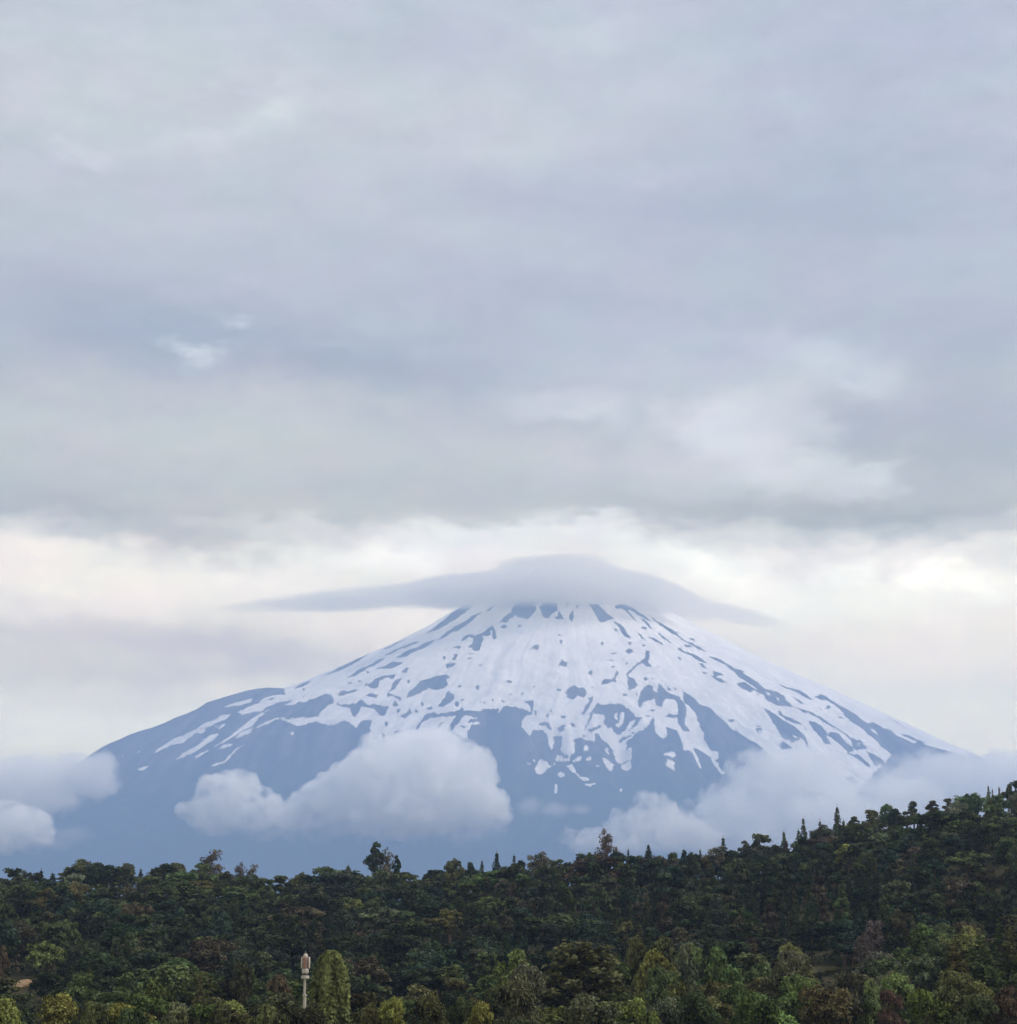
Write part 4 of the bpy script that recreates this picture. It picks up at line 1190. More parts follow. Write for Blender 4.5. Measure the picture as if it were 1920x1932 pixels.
# trees the picture lets one tell apart: kind, column, row of the top, width in pixels, distance, tone, label
SPECIAL = [
    # skyline, left to right
    ('conifer', 78, 1640, 38, 905, 'dark green', 'dark pointed tree on the left skyline, left of the big rounded tree'),
    ('conifer', 100, 1646, 40, 900, 'dark green', 'dark pointed tree close left of the big rounded skyline tree'),
    ('wide', 190, 1634, 108, 890, 'dark green', 'big dark rounded tree standing on the left skyline'),
    ('broadleaf', 235, 1640, 62, 895, 'dull green', 'rounded tree leaning on the right of the big dark skyline tree'),
    ('conifer', 266, 1638, 26, 905, 'brownish', 'narrow dark conifer, left one of a pair on the left skyline'),
    ('conifer', 287, 1637, 30, 905, 'brownish', 'narrow dark conifer, right one of a pair on the left skyline'),
    ('umbrella', 335, 1630, 48, 905, 'grey-green', 'round-headed grey-green tree rising from the left skyline'),
    ('sparse', 398, 1613, 60, 905, 'grey-brown', 'pale thin-leaved tree, tallest on the left skyline'),
    ('sparse', 452, 1636, 34, 905, 'grey-brown', 'thin twiggy tree right of the pale tall skyline tree'),
    ('sparse', 475, 1638, 30, 905, 'grey-brown', 'second thin twiggy tree right of the pale tall skyline tree'),
    ('umbrella', 708, 1592, 46, 900, 'blue-green', 'lone blue-green tree with tufted limbs standing high above the skyline'),
    ('sparse', 730, 1612, 40, 900, 'grey-green', 'open-limbed tree touching the right of the lone tufted skyline tree'),
    ('umbrella', 750, 1616, 26, 902, 'dark green', 'small tufted tree at the right of the skyline trio'),
    ('broadleaf', 856, 1620, 46, 895, 'olive', 'olive rounded tree on the skyline below the large cloud'),
    ('broadleaf', 890, 1626, 34, 890, 'dark green', 'small dark tree right of the olive rounded skyline tree'),
    ('conifer', 938, 1606, 34, 905, 'blue-green', 'pointed blue-green conifer on the middle skyline'),
    ('conifer', 910, 1622, 24, 900, 'dull green', 'low pointed tree left of the blue-green skyline conifer'),
    ('broadleaf', 980, 1625, 26, 900, 'dark green', 'small dark round tree right of the blue-green skyline conifer'),
    ('sparse', 1145, 1576, 44, 905, 'russet', 'reddish-brown thin tree rising from the skyline'),
    ('conifer', 1094, 1608, 24, 905, 'dull green', 'small pointed tree left of the reddish skyline tree'),
    ('conifer', 1186, 1600, 20, 905, 'dark green', 'thin dark conifer right of the reddish skyline tree'),
    ('conifer', 1224, 1592, 42, 900, 'dark green', 'bushy dark conifer on the skyline left of the spired one'),
    ('conifer', 1365, 1578, 36, 900, 'dark green', 'slim dark spired conifer on the skyline right of centre'),
    ('umbrella', 1408, 1588, 36, 905, 'brownish', 'brown-topped tall tree right of the slim spired conifer'),
    ('umbrella', 1428, 1584, 34, 905, 'brownish', 'brown-topped tall tree, right one of the brown pair'),
    ('conifer', 1580, 1520, 34, 900, 'dark green', 'dark spire-shaped conifer standing alone on the right slope skyline'),
    ('umbrella', 1612, 1542, 40, 905, 'dull green', 'flat-topped tree right of the spire-shaped conifer'),
    ('umbrella', 1645, 1530, 44, 905, 'olive', 'olive flat-topped tree on the right skyline'),
    ('umbrella', 1690, 1527, 40, 905, 'dark green', 'dark flat-topped tree on the right skyline'),
    ('umbrella', 1722, 1516, 42, 905, 'dull green', 'leaning flat-topped tree on the right skyline'),
    ('umbrella', 1760, 1512, 44, 905, 'brownish', 'tall bare-stemmed tree in the row on the right skyline'),
    ('umbrella', 1792, 1510, 42, 905, 'grey-brown', 'pale bare-stemmed tree in the row on the right skyline'),
    ('wide', 1830, 1500, 64, 900, 'mid green', 'broad green tree below the poplars near the right edge'),
    ('conifer', 1873, 1486, 14, 905, 'olive', 'slim upright tree, first of the pair near the right edge'),
    ('conifer', 1886, 1482, 15, 905, 'olive', 'slim upright tree, second of the pair near the right edge'),
    ('broadleaf', 1903, 1484, 28, 905, 'olive', 'rounded olive tree between slim uprights at the right edge'),
    ('conifer', 1917, 1474, 16, 905, 'dull green', 'slim upright tree at the very right edge of the skyline'),
    # on the slope
    ('broadleaf', 660, 1690, 70, 800, 'light green', 'pale green rounded tree on the upper slope below the lone tree'),
    ('broadleaf', 715, 1705, 80, 780, 'grey-green', 'pale grey-green wide tree on the upper slope'),
    ('broadleaf', 770, 1712, 60, 770, 'mid green', 'brighter green tree right of the pale wide slope tree'),
    ('broadleaf', 120, 1735, 60, 640, 'light green', 'light green rounded tree on the left slope'),
    ('broadleaf', 90, 1776, 76, 600, 'light green', 'pale green bushy tree on the lower left slope above the sandy bank'),
    ('broadleaf', 2, 1800, 40, 560, 'russet', 'reddish-brown tree cut by the left edge'),
    ('conifer', 60, 1700, 30, 800, 'dark green', 'dark narrow conifer on the left slope'),
    ('broadleaf', 275, 1722, 64, 700, 'mid green', 'mid green rounded tree in the left slope wood'),
    ('broadleaf', 818, 1610 + 60, 44, 820, 'blue-green', 'blue-green small tree on the upper slope below the olive one'),
    ('conifer', 760, 1812, 70, 520, 'dark green', 'dark conifer low on the slope right of the mast'),
    ('broadleaf', 850, 1715, 90, 740, 'olive', 'olive tree on the middle slope'),
    ('broadleaf', 1935 * 1.0 - 20, 1640, 60, 740, 'dark green', 'dark tree in shade at the right edge of the slope'),
    ('broadleaf', 1600, 1590, 72, 800, 'yellow-green', 'yellow-green rounded tree among dark ones below the spire conifer'),
    ('broadleaf', 1822, 1600, 80, 760, 'olive', 'tall olive tree on the right slope'),
    ('broadleaf', 1868, 1632, 70, 740, 'brownish', 'brownish tall tree on the far right slope'),
    ('broadleaf', 1530, 1735, 92, 600, 'dark green', 'dark rounded tree left of the small clearing'),
    ('broadleaf', 1650, 1740, 60, 590, 'grey-brown', 'grey-brown tree above the small clearing'),
    ('broadleaf', 1700, 1730, 64, 600, 'brownish', 'brown rounded tree right of the small clearing'),
    ('conifer', 1722, 1722, 28, 590, 'grey-green', 'pale pointed tree on the right slope'),
    ('conifer', 1778, 1700, 44, 590, 'mid green', 'green pointed tree on the right slope'),
    ('sparse', 1630, 1768, 50, 540, 'grey-brown', 'pale twiggy bush-like tree beside the clearing'),
    # nearer trees along the bottom
    ('layered', 1095, 1760, 230, 385, 'olive', 'wide layered conifer with pale brushes at the top, bottom centre'),
    ('column', 626, 1795, 84, 325, 'light green', 'olive-green column-shaped tree right beside the mast'),
    ('broadleaf', 530, 1824, 46, 400, 'russet', 'reddish-brown small tree left of the mast'),
    ('broadleaf', 458, 1812, 70, 430, 'brownish', 'dim brown tree in the shade left of the reddish one'),
    ('conifer', 378, 1833, 60, 360, 'grey-green', 'grey-green conical tree on the lower left'),
    ('broadleaf', 300, 1832, 80, 380, 'mid green', 'green rounded tree left of the grey-green conical one'),
    ('fine', 108, 1868, 120, 330, 'yellow-green', 'bright olive bush-like tree in the bottom left corner'),
    ('fine', 14, 1876, 90, 330, 'yellow-green', 'bright yellowish tree at the left end of the bottom edge'),
    ('fine', 180, 1882, 70, 330, 'olive', 'ochre-tinted low tree right of the bright corner tree'),
    ('fine', 250, 1895, 80, 330, 'mid green', 'mid green low tree at the bottom, left of the pale one'),
    ('fine', 335, 1890, 90, 320, 'grey-green', 'grey-green low tree at the bottom edge below the conical tree'),
    ('fine', 420, 1885, 80, 320, 'mid green', 'green low tree at the bottom edge, left of the mast'),
    ('fine', 510, 1895, 80, 310, 'light green', 'light green low tree at the foot of the mast'),
    ('fine', 700, 1888, 60, 300, 'olive', 'small olive tree right of the column-shaped tree'),
    ('fine', 745, 1893, 70, 300, 'yellow-green', 'yellow-green low tree at the bottom, right of the column tree'),
    ('fine', 812, 1868, 90, 320, 'olive', 'olive low tree at the bottom left of the layered conifer'),
    ('fine', 870, 1880, 70, 310, 'dull green', 'dull green low tree beside the layered conifer'),
    ('fine', 905, 1900, 70, 300, 'yellow-green', 'bright yellow-green low tree beside the layered conifer'),
    ('fine', 1200, 1882, 90, 330, 'yellow-green', 'bright green tree right of the layered conifer at the bottom'),
    ('fine', 1240, 1836, 90, 400, 'mid green', 'mid green tree behind the bright one, right of the layered conifer'),
    ('broadleaf', 1295, 1805, 80, 440, 'grey-green', 'grey-green rounded tree right of the layered conifer'),
    ('broadleaf', 1360, 1785, 90, 430, 'mid green', 'dense dark-hearted green tree in the lower right middle'),
    ('broadleaf', 1430, 1800, 70, 470, 'light green', 'pale bushy tree in the lower right middle'),
    ('fine', 1320, 1880, 100, 330, 'dull green', 'dull green low tree at the bottom right of centre'),
    ('fine', 1420, 1870, 100, 330, 'mid green', 'green low tree at the bottom below the pale bushy one'),
    ('fine', 1500, 1850, 110, 370, 'light green', 'light green spreading tree below the small clearing'),
    ('wide', 1555, 1868, 130, 360, 'olive', 'dense olive rounded tree at the bottom below the clearing'),
    ('fine', 1645, 1858, 60, 360, 'light green', 'bright light green pointed tree at the bottom right'),
    ('fine', 1682, 1866, 60, 350, 'russet', 'rust-tinted low tree beside the bright pointed one'),
    ('conifer', 1800, 1776, 110, 400, 'olive', 'large olive conical tree at the lower right'),
    ('conifer', 1850, 1755, 120, 420, 'mid green', 'tall green conical tree right of the large olive one'),
    ('conifer', 1905, 1738, 90, 430, 'olive', 'tall olive conical tree cut by the right edge'),
    ('broadleaf', 1740, 1800, 80, 460, 'grey-green', 'grey-green tree left of the large olive conical tree'),
    ('fine', 1745, 1868, 90, 350, 'yellow-green', 'yellowish low tree at the bottom right'),
    ('fine', 1900, 1862, 80, 340, 'russet', 'reddish low tree in the bottom right corner'),
    ('fine', 1840, 1885, 100, 320, 'dull green', 'dark green low tree in the bottom right'),
]
SPECIAL += [
]
placed = []   # ground discs already taken: x, y, radius
for row in SPECIAL:
    kind, u, vt, wp, Y, tone, label = row
    Y = settle(u, vt, Y)
    plant_px(kind, u, vt, wp, Y, tone, label)
    p = at(u, vt, Y)
    placed.append((p[0], Y, 0.5 * wp * Y / FPX, p[2]))
for u, vt, wp, Y in ((36, 1846, 60, 612), (1552, 1821, 80, 562)):      # bare patches stay in view
    p = at(u, vt, Y)
    placed.append((p[0], Y, 0.5 * wp * Y / FPX, p[2]))

# the wood itself: a packed slope of crowns; only trees that the place shows are set
cand = []
rng = np.random.default_rng(21)
yy = 470.0
while yy < 935:
    w_ = 9.5 if yy < 560 else 10.5
    half = (yy * 0.5 * 1920 / FPX) + 75
    x = -half + rng.random() * w_
    while x < half:
        cand.append((x + rng.normal() * 2.0, yy + rng.normal() * 5.0))
        x += w_ * (0.75 + 0.5 * rng.random())
    yy += 11.0 + yy * 0.006
yy = 300.0
while yy < 470:
    half = (yy * 0.5 * 1920 / FPX) + 60
    x = -half
    while x < half:
        cand.append((x + rng.normal() * 1.5, yy + rng.normal() * 3.0))
        x += 8.5 * (0.75 + 0.5 * rng.random())
    yy += 13.0
specs = []
pa = np.array(placed)
for (x, y) in cand:
    u = 960 + FPX * x / y
    sky_v = float(np.interp(u, SU, SV))
    z = float(ground_z(x, y))
    if y > 470:
        n_ = fbm(np.array([x / 60.0]), np.array([y / 60.0]), 91, 3)[0]
        H_ = 10.5 + 3.5 * rng.random() if y < 860 else 10.5 + 4.5 * rng.random()
        W_px = H_ * (0.85 + 0.40 * rng.random())
        right = u > 1250
        mid_ = 940 < u < 1600
        r_ = rng.random()
        kind = 'broadleaf'
        sz_f = 0.72 + 0.6 * rng.random() ** 1.3 + (0.55 if rng.random() < 0.14 else 0.0)
        if y > 840:
            sz_f = min(sz_f, 1.1)
        H_, W_px = H_ * (0.7 + 0.3 * sz_f), W_px * sz_f
        if y > 870:
            if u > 1400:
                H_ *= 1.22
            if r_ < (0.34 if right else 0.2):
                kind = 'conifer'; W_px *= 0.5; H_ *= 0.9 + 0.35 * rng.random()
            elif r_ < (0.40 if right else 0.24):
                kind = 'umbrella'; W_px *= 0.65
        elif mid_ and 600 < y < 790:
            if r_ < 0.62:
                kind = 'tall'; W_px = 6.0 + 3.0 * rng.random(); H_ = 14 + 6 * rng.random()
            elif r_ < 0.78:
                kind = 'conifer'; W_px = 5.5 + 2 * rng.random(); H_ = 13 + 6 * rng.random()
        elif r_ < (0.24 if right else 0.08):
            kind = 'conifer'; W_px *= 0.6; H_ *= 1.15
        elif r_ < (0.42 if right else 0.14):
            kind = 'tall'; W_px *= 0.65; H_ *= 1.2
        lows = ['dark green', 'dark green', 'dull green', 'blue-green', 'brownish', 'dark green']
        tops = ['dull green', 'olive', 'mid green', 'mid green', 'dull green', 'grey-green']
        tone = (tops if (y > 760 and n_ > -0.25) else lows)[rng.integers(6)]
        if mid_ and y > 600 and y < 860:
            tone = ['dark green', 'dark green', 'blue-green', 'dark green', 'dull green', 'brownish'][rng.integers(6)]
        if y < 540:
            tone = ['dull green', 'mid green', 'dark green', 'olive', 'brownish', 'mid green'][rng.integers(6)]
    else:
        # the near trees stay low: their tops show below the wood
        vtop = (1900 + rng.normal() * 14) if u < 960 else (1880 + rng.normal() * 26) - max(0, (y - 330)) * 0.45
        vtop -= 40 * max(0, (u - 1350) / 570)
        H_ = float(at(u, vtop, y)[2]) - z
        if H_ < 2.2:
            continue
        W_px = 8.0 + 6.0 * rng.random()
        kind = 'fine' if H_ > 3.5 else 'shrub'
        W_px = W_px if kind == 'fine' else 5.5
        tone = ['mid green', 'light green', 'olive', 'yellow-green', 'dull green', 'grey-green'][rng.integers(6)]
        if u < 960 and vtop < 1890:
            tone = ['dull green', 'dark green', 'olive', 'mid green'][rng.integers(4)]
    d = np.hypot(pa[:, 0] - x, pa[:, 1] - y)
    if (d < pa[:, 2] * 0.55 + W_px * 0.18).any():
        continue
    # keep the view of a named tree's head and of the bare patches open
    pu, pv_ = project(x, y, z + H_)
    ok = True
    for bu, bw, bv, by in ((36, 22, 1862, 600), (1555, 24, 1828, 560)):
        if y < by and abs(pu - bu) < bw + 0.42 * W_px * FPX / y and pv_ < bv:
            ok = False
    for (sx_, sy_, sr_, sz_) in placed:
        if sy_ > y + 4:
            su, sv_ = project(sx_, sy_, sz_)
            rpx = sr_ * FPX / sy_
            if abs(su - pu) < rpx * 0.55 + W_px * 0.3 * FPX / y and pv_ < sv_ + rpx * (0.55 if sy_ > 850 else 0.9):
                ok = False
                break
    if not ok:
        continue
    specs.append([kind, x, y, H_, W_px, tone, z, u, float(pv_)])
# which of them show: crowns painted from near to far on a coarse grid
specs.sort(key=lambda q: q[2])
occ = np.zeros((242, 240), bool)
jj, ii = np.mgrid[0:242, 0:240]
jj, ii = jj * 8 + 4, ii * 8 + 4
allc = [('s', None, p_[1], p_) for p_ in placed] + [('c', q, q[2], None) for q in specs]
allc.sort(key=lambda q: q[2])
shown, aside = [], []
for typ, q, y, p_ in allc:
    if typ == 's':
        su, sv_ = project(p_[0], p_[1], p_[3])
        rx = p_[2] * FPX / p_[1]
        cy, ry = sv_ + rx * 1.2, rx * 1.2
        cu = su
    else:
        rx = q[4] * 0.5 * FPX / y
        ry = q[3] * 0.36 * FPX / y
        cu, cy = q[7], q[8] + ry
    m_ = (((ii - cu) / rx) ** 2 + ((jj - cy) / ry) ** 2 < 1)
    vis = (m_ & ~occ).sum()
    tot = m_.sum()
    if typ == 'c':
        if q[7] + rx < -20 or q[7] - rx > 1940:
            aside.append(q)
            continue
        if vis >= max(2, 0.10 * math.pi * rx * ry / 64):
            shown.append((vis, q))
        else:
            continue
    occ |= ((ii - cu) / (rx * .85)) ** 2 + ((jj - cy) / (ry * .85)) ** 2 < 1


def zone(u, v, y):
    h_ = 'far left' if u < 380 else 'left' if u < 760 else 'middle' if u < 1150 else 'right' if u < 1540 else 'far right'
    if y < 470:
        return f'along the bottom {h_}', f'low trees along the bottom, {h_}'
    sky_v = float(np.interp(u, SU, SV))
    if v < sky_v + 22:
        return f'on the {h_} skyline', f'skyline trees, {h_}'
    if v < sky_v + 95:
        return f'high on the {h_} hillside', f'upper slope trees, {h_}'
    return f'low on the {h_} hillside', f'lower slope trees, {h_}'


SHAPE = {'broadleaf': 'rounded tree', 'wide': 'broad tree', 'fine': 'bushy tree', 'tall': 'tall narrow tree', 'conifer': 'pointed tree', 'umbrella': 'bare-stemmed tufted tree', 'shrub': 'low shrub', 'sparse': 'thin tree'}
shown.sort(key=lambda q: -q[0])
seen_kind, alike, rest = {}, {}, []
for vis, q in shown:
    kind, x, y, H_, W_px, tone, z, u, v = q
    nm = NAME[kind]
    seen_kind[nm] = seen_kind.get(nm, 0) + 1
    if seen_kind[nm] > 250:
        rest.append(q)
        continue
    zl_, zg = zone(u, v, y)
    alike.setdefault((tone, kind, zl_), []).append(q)
NTH = ['leftmost', 'second from the left', 'third from the left', 'fourth from the left', 'fifth from the left', 'sixth from the left', 'seventh from the left', 'eighth from the left', 'ninth from the left', 'tenth from the left', 'eleventh from the left', 'twelfth from the left'] + [q + ' from the left' for q in 'thirteenth fourteenth fifteenth sixteenth seventeenth eighteenth nineteenth twentieth'.split()]
for (tone, kind, zl_), qs in alike.items():
    qs.sort(key=lambda q: q[7])
    for i, q in enumerate(qs):
        if len(qs) == 1:
            lab = f'{tone} {SHAPE[kind]} {zl_}'
        elif i == len(qs) - 1:
            lab = f'{tone} {SHAPE[kind]} {zl_}, rightmost of its tone'
        else:
            lab = f'{tone} {SHAPE[kind]} {zl_}, {NTH[min(i, 19)]}'
        plant(kind, q[1], q[2], q[3], q[4], tone, lab, f'{tone} {SHAPE[kind]}s {zl_}')
print('TREES', N_TREES, seen_kind)

# the smallest-showing trees past the first few hundred: one mass of crowns and stems
if rest or aside:
    rng = np.random.default_rng(55)
    V, F, T, n = [], [], [], 0
    for q in rest + aside:
        cm_, tm_, W0, H0 = PROTO[q[0]][rng.integers(len(PROTO[q[0]]))]
        co = np.empty(len(cm_.vertices) * 3, np.float32)
        cm_.vertices.foreach_get('co', co)
        ti = np.empty(len(cm_.vertices), np.float32)
        cm_.attributes['tint'].data.foreach_get('value', ti)
        off = q[7] < -20 or q[7] > 1940
        keep = rng.random(len(ti) // 4) < (0.16 if off else 0.34)
        co = co.reshape(-1, 4, 3)[keep]
        mid = co.mean(1, keepdims=True)
        co = (mid + (co - mid) * (2.2 if off else 1.6)).reshape(-1, 3)
        ph = rng.random() * 6.283
        x_ = co[:, 0] * math.cos(ph) - co[:, 1] * math.sin(ph)
        y_ = co[:, 0] * math.sin(ph) + co[:, 1] * math.cos(ph)
        V.append(np.stack([q[1] + x_ * q[4] / W0, q[2] + y_ * q[4] / W0, q[6] + co[:, 2] * q[3] / H0], 1))
        F.append(np.arange(len(co)).reshape(-1, 4) + n)
        T.append(np.clip(ti.reshape(-1, 4)[keep].ravel() + 0.16 * rng.normal(), 0, 1))
        n += len(co)
    fm = mesh_np('forest', np.concatenate(V), np.concatenate(F))
    attr(fm, 'tint', np.concatenate(T))
    fm.materials.append(m_leaf)
    f_o = link(bpy.data.objects.new('forest', fm))
    f_o.color = (*PAL['dull green'], 1)
    tag(f_o, kind='stuff')

# scrub between the stems
rng = np.random.default_rng(77)
n = 42000
sy_ = 300 + 575 * rng.random(n) ** 0.9
sx_ = (rng.random(n) * 2 - 1) * (sy_ * 0.27 + 45)
cl = rng.random(n)
sz_ = ground_z(sx_, sy_)
sx_u = 960 + FPX * sx_ / sy_
open_ = ((np.abs(sx_u - 36) < 34) & (sy_ > 540) & (sy_ < 625)) | ((np.abs(sx_u - 1555) < 34) & (sy_ > 545) & (sy_ < 585))
sx_, sy_ = sx_[~open_], sy_[~open_]
n = len(sx_)
sz_ = ground_z(sx_, sy_)
hgt_ = (0.2 + 1.9 * rng.random(n) ** 1.5) * (0.6 + 0.8 * (np.sin(sx_ / 6) * np.sin(sy_ / 7) > 0))
pc = np.stack([sx_, sy_, sz_ + hgt_], 1)
v_, f_, t__ = leaves(pc, np.array([0, -0.4, 1.0]) + 0.5 * rng.normal(size=(n, 3)), 0.55 + 0.5 * rng.random(n), np.clip(0.4 + 0.2 * rng.normal(size=n), 0, 1), rng)
ug = mesh_np('undergrowth', v_, f_)
attr(ug, 'tint', t__)
ug.materials.append(m_leaf)
u_o = link(bpy.data.objects.new('undergrowth', ug))
u_o.color = (0.026, 0.031, 0.016, 1)
tag(u_o, kind='stuff')

# ------------------------------------------------------------------ bare earth
def plain_mat(name, c1, c2, scale, rough=1.0):
    m, g = mat(name)
    t = g.n('ShaderNodeTexCoord')
    b = g.n('ShaderNodeBsdfDiffuse')
    g.link(g.mixc(g.noise(t.outputs['Object'], scale, 5, 0.6), (*c1, 1), (*c2, 1)), b.inputs['Color'])
    o = g.n('ShaderNodeOutputMaterial')
    g.link(b.outputs[0], o.inputs['Surface'])
    return m


M_SAND = plain_mat('sandy_earth', (0.10, 0.085, 0.045), (0.34, 0.235, 0.165), 1.3)
M_GRASS = plain_mat('dry_grass', (0.05, 0.055, 0.03), (0.12, 0.105, 0.06), 0.6)
M_EARTH = plain_mat('dull_earth', (0.10, 0.075, 0.055), (0.20, 0.15, 0.11), 0.6)


def bank(name, outline, Y, m, lean=0.6):
    """a cut slope of bare ground facing down the hill; outline: columns and rows seen at distance Y"""
    P = np.array([at(u, v, Y) for u, v in outline])
    c_ = P.mean(0)
    fine = []
    for i in range(len(P)):
        for t in (0, .25, .5, .75):
            fine.append(P[i] * (1 - t) + P[(i + 1) % len(P)] * t + np.array([random.uniform(-.12, .12), 0, random.uniform(-.12, .12)]))
    fine = np.array(fine)
    n, vs, fs = len(fine), [], []
    RG = 6
    for k in range(1, RG + 1):
        for q in fine:
            p = c_ + (q - c_) * k / RG
            p[1] = Y + (p[2] - c_[2]) / math.tan(lean) - 0.5 * (1 - (k / RG) ** 2) + random.uniform(-.12, .12)
            vs.append(p)
    for q in vs[-n:]:                       # skirt back into the hill
        vs.append(np.array([q[0], q[1] + 3.0, min(q[2] - 0.6, float(ground_z(q[0], q[1] + 3)) - 1.0)]))
    vs.append(np.array([c_[0], Y - 0.5, c_[2]]))
    for k in range(RG):
        for i in range(n):
            j = (i + 1) % n
            fs.append((k * n + i, k * n + j, (k + 1) * n + j, (k + 1) * n + i))
    for i in range(n):
        fs.append((len(vs) - 1, (i + 1) % n, i))
    me = bpy.data.meshes.new(name)
    me.from_pydata([tuple(v) for v in vs], [], fs)
    me.update()
    me.materials.append(m)
    me.shade_smooth()
    o = link(bpy.data.objects.new(name, me))
    tag(o, kind='structure')


bank('bare_earth_bank', [(14, 1868), (22, 1858), (36, 1850), (50, 1847), (56, 1851), (50, 1858), (40, 1864), (26, 1869)], 594, M_SAND, 0.5)
bank('grassy_clearing', [(1520, 1834), (1526, 1827), (1550, 1824), (1580, 1823), (1590, 1827), (1562, 1832), (1540, 1837)], 564, M_GRASS, 0.35)

# ------------------------------------------------------------------ the mast
def smooth_mat(name, col, rough=0.6, metal=0.0):
    m, g = mat(name)
    t = g.n('ShaderNodeTexCoord')
    b = g.n('ShaderNodeBsdfPrincipled')
    nz_ = g.noise(t.outputs['Object'], 1.7, 5, 0.65)
    g.link(g.mixc(g.maprange(nz_, 0.35, 0.75), (*col, 1), (*[q * 0.66 for q in col], 1)), b.inputs['Base Color'])
    b.inputs['Roughness'].default_value = rough
    b.inputs['Metallic'].default_value = metal
    o = g.n('ShaderNodeOutputMaterial')
    g.link(b.outputs[0], o.inputs['Surface'])
    return m


M_STEEL = smooth_mat('galvanised_steel', (0.34, 0.35, 0.36), 0.55)
M_PANEL = smooth_mat('white_plastic', (0.46, 0.42, 0.43), 0.6)
M_RED = smooth_mat('reddish_brown_paint', (0.20, 0.125, 0.11), 0.6)
M_DARK = smooth_mat('dark_steel', (0.03, 0.03, 0.032), 0.6)


def lathe(prof, k=20):
    vs, fs = [], []
    for r, z in prof:
        for j in range(k):
            ph = 2 * math.pi * j / k
            vs.append((r * math.cos(ph), r * math.sin(ph), z))
    for i in range(len(prof) - 1):
        for j in range(k):
            fs.append((i * k + j, i * k + (j + 1) % k, (i + 1) * k + (j + 1) % k, (i + 1) * k + j))
    fs.append(tuple(range(k))[::-1])
    fs.append(tuple((len(prof) - 1) * k + j for j in range(k)))
    return vs, fs


def part(name, vf, m, parent, loc=(0, 0, 0), rz=0.0, smooth=False):
    me = bpy.data.meshes.new(name)
    me.from_pydata([tuple(p) for p in vf[0]], [], [tuple(f) for f in vf[1]])
    me.materials.append(m)
    if smooth:
        me.shade_smooth()
    me.update()
    o = link(bpy.data.objects.new(name, me), parent)
    o.location = loc
    o.rotation_euler = (0, 0, rz)
    return o


def panel_vf(w, d, h):
    """tall antenna housing: rounded front, tapered ends"""
    prof = [(-.5, -.5), (.5, -.5), (.5, .1), (.38, .38), (.15, .5), (-.15, .5), (-.38, .38), (-.5, .1)]
    lv = [(-.5, .55), (-.47, .85), (-.40, 1), (.40, 1), (.47, .85), (.5, .55)]
    vs, fs, k = [], [], len(prof)
    for z, s in lv:
        for x, y in prof:
            vs.append((x * w * s, -y * d * s, z * h))
    for i in range(len(lv) - 1):
        for j in range(k):
            fs.append((i * k + j, (i + 1) * k + j, (i + 1) * k + (j + 1) % k, i * k + (j + 1) % k))
    fs.append(tuple(range(k)))
    fs.append(tuple(len(vs) - k + j for j in range(k))[::-1])
    return vs, fs


YM = 318.0
pm = at(577, 1802, YM)
zm = float(ground_z(pm[0], YM))
PXM = YM / FPX
Hm = pm[2] - zm
mast = bpy.data.objects.new('antenna_mast', None)
mast.location = (pm[0], YM, zm)
mast.scale = (0.82, 0.82, 1.0)
link(mast)
tag(mast, 'slim pale grey mast topped with white panels and ring collars beside the column-shaped tree', 'mast')
z_at = lambda v: float(at(577, v, YM)[2]) - zm
part('pole', lathe([(0.38, -0.6), (0.36, 0.0), (0.29, z_at(1880)), (0.25, z_at(1840)), (0.22, z_at(1806))], 18), M_STEEL, mast, smooth=True)
part('flange', lathe([(0.40, z_at(1880)), (0.44, z_at(1880) + .02), (0.44, z_at(1880) + .2), (0.40, z_at(1880) + .22)], 18), M_STEEL, mast)
part('platform', lathe([(0.30, z_at(1848)), (0.74, z_at(1847)), (0.76, z_at(1846)), (0.76, z_at(1842)), (0.70, z_at(1841.5)), (0.30, z_at(1841))], 20), M_STEEL, mast)
part('collar', lathe([(0.50, z_at(1841)), (0.52, z_at(1840.5)), (0.52, z_at(1838)), (0.50, z_at(1837.5))], 18), M_DARK, mast)
part('drum', lathe([(0.52, z_at(1837.5)), (0.62, z_at(1836.5)), (0.66, z_at(1834)), (0.62, z_at(1830)), (0.46, z_at(1828))], 18), M_STEEL, mast)
hp = 21 * PXM
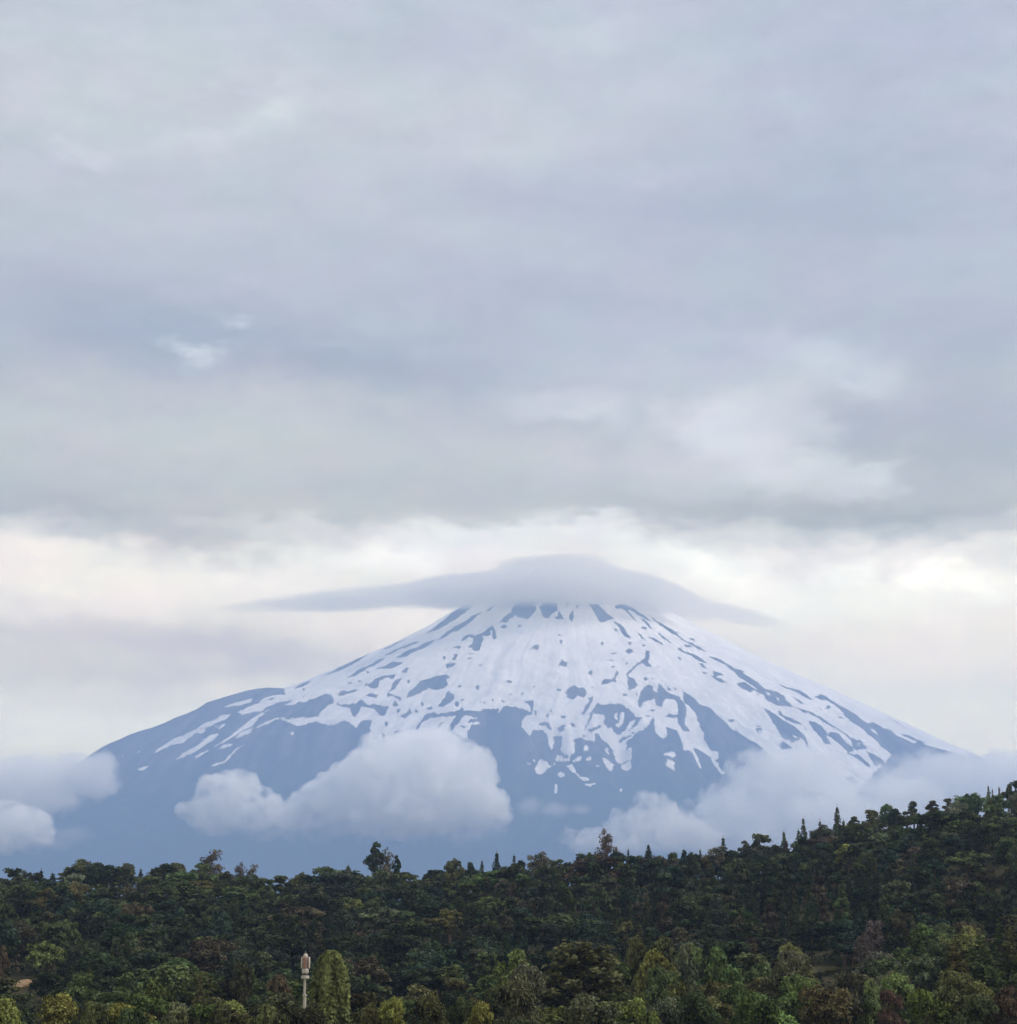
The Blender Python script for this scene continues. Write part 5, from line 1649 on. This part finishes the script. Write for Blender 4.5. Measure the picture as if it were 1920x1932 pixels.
for a_ in (90, 210, 330):
    r_ = 0.72
    th_ = math.radians(a_ + 180)
    hx, hy = r_ * math.cos(th_), r_ * math.sin(th_)
    arm = part('antenna_panel', panel_vf(0.62, 0.34, hp), M_PANEL if a_ != 90 else M_RED, mast, (hx, hy, z_at(1817)), th_ + math.pi / 2)
    for dz in (-0.55, 0.55):
        vs, fs = tube([(0, 0.16, dz), (0, r_ - 0.2, dz)], [0.05, 0.05], 6)
        part('bracket', (vs, fs), M_STEEL, arm)
part('top_housing', lathe([(0.30, z_at(1809)), (0.42, z_at(1808)), (0.42, z_at(1803)), (0.30, z_at(1800.5)), (0.10, z_at(1799.5))], 16), M_PANEL, mast, smooth=True)
part('cable', tube([(0.24, -0.2, z_at(1880)), (0.30, -0.16, z_at(1862)), (0.26, -0.2, z_at(1850))], [0.05, 0.05, 0.05], 6), M_DARK, mast)
part('lightning_rod', tube([(0, 0, z_at(1800)), (0, 0, z_at(1793))], [0.04, 0.02], 6), M_STEEL, mast)

# ------------------------------------------------------------------ haze
def air_box(name, x, y0, y1, z0, z1, dens):
    vs = [(-x, y0, z0), (x, y0, z0), (x, y1, z0), (-x, y1, z0), (-x, y0, z1), (x, y0, z1), (x, y1, z1), (-x, y1, z1)]
    fs = [(0, 3, 2, 1), (4, 5, 6, 7), (0, 1, 5, 4), (1, 2, 6, 5), (2, 3, 7, 6), (3, 0, 4, 7)]
    me = bpy.data.meshes.new(name)
    me.from_pydata(vs, [], fs)
    m, g = mat(name + '_air')
    pv = g.n('ShaderNodeVolumePrincipled')
    pv.inputs['Color'].default_value = (*HAZE_COL, 1)
    pv.inputs['Density'].default_value = dens
    pv.inputs['Anisotropy'].default_value = HAZE_ANISO
    o = g.n('ShaderNodeOutputMaterial')
    g.link(pv.outputs[0], o.inputs['Volume'])
    me.materials.append(m)
    tag(link(bpy.data.objects.new(name, me)), kind='stuff')


air_box('haze', 10000, -300, HAZE_FAR, -75, HAZE_TOP, HAZE_D)
# thicker air lying in the valley between the wooded hill and the volcano
air_box('valley_mist', 9000, MIST_NEAR, MIST_END, -70, MIST_TOP, MIST_D)
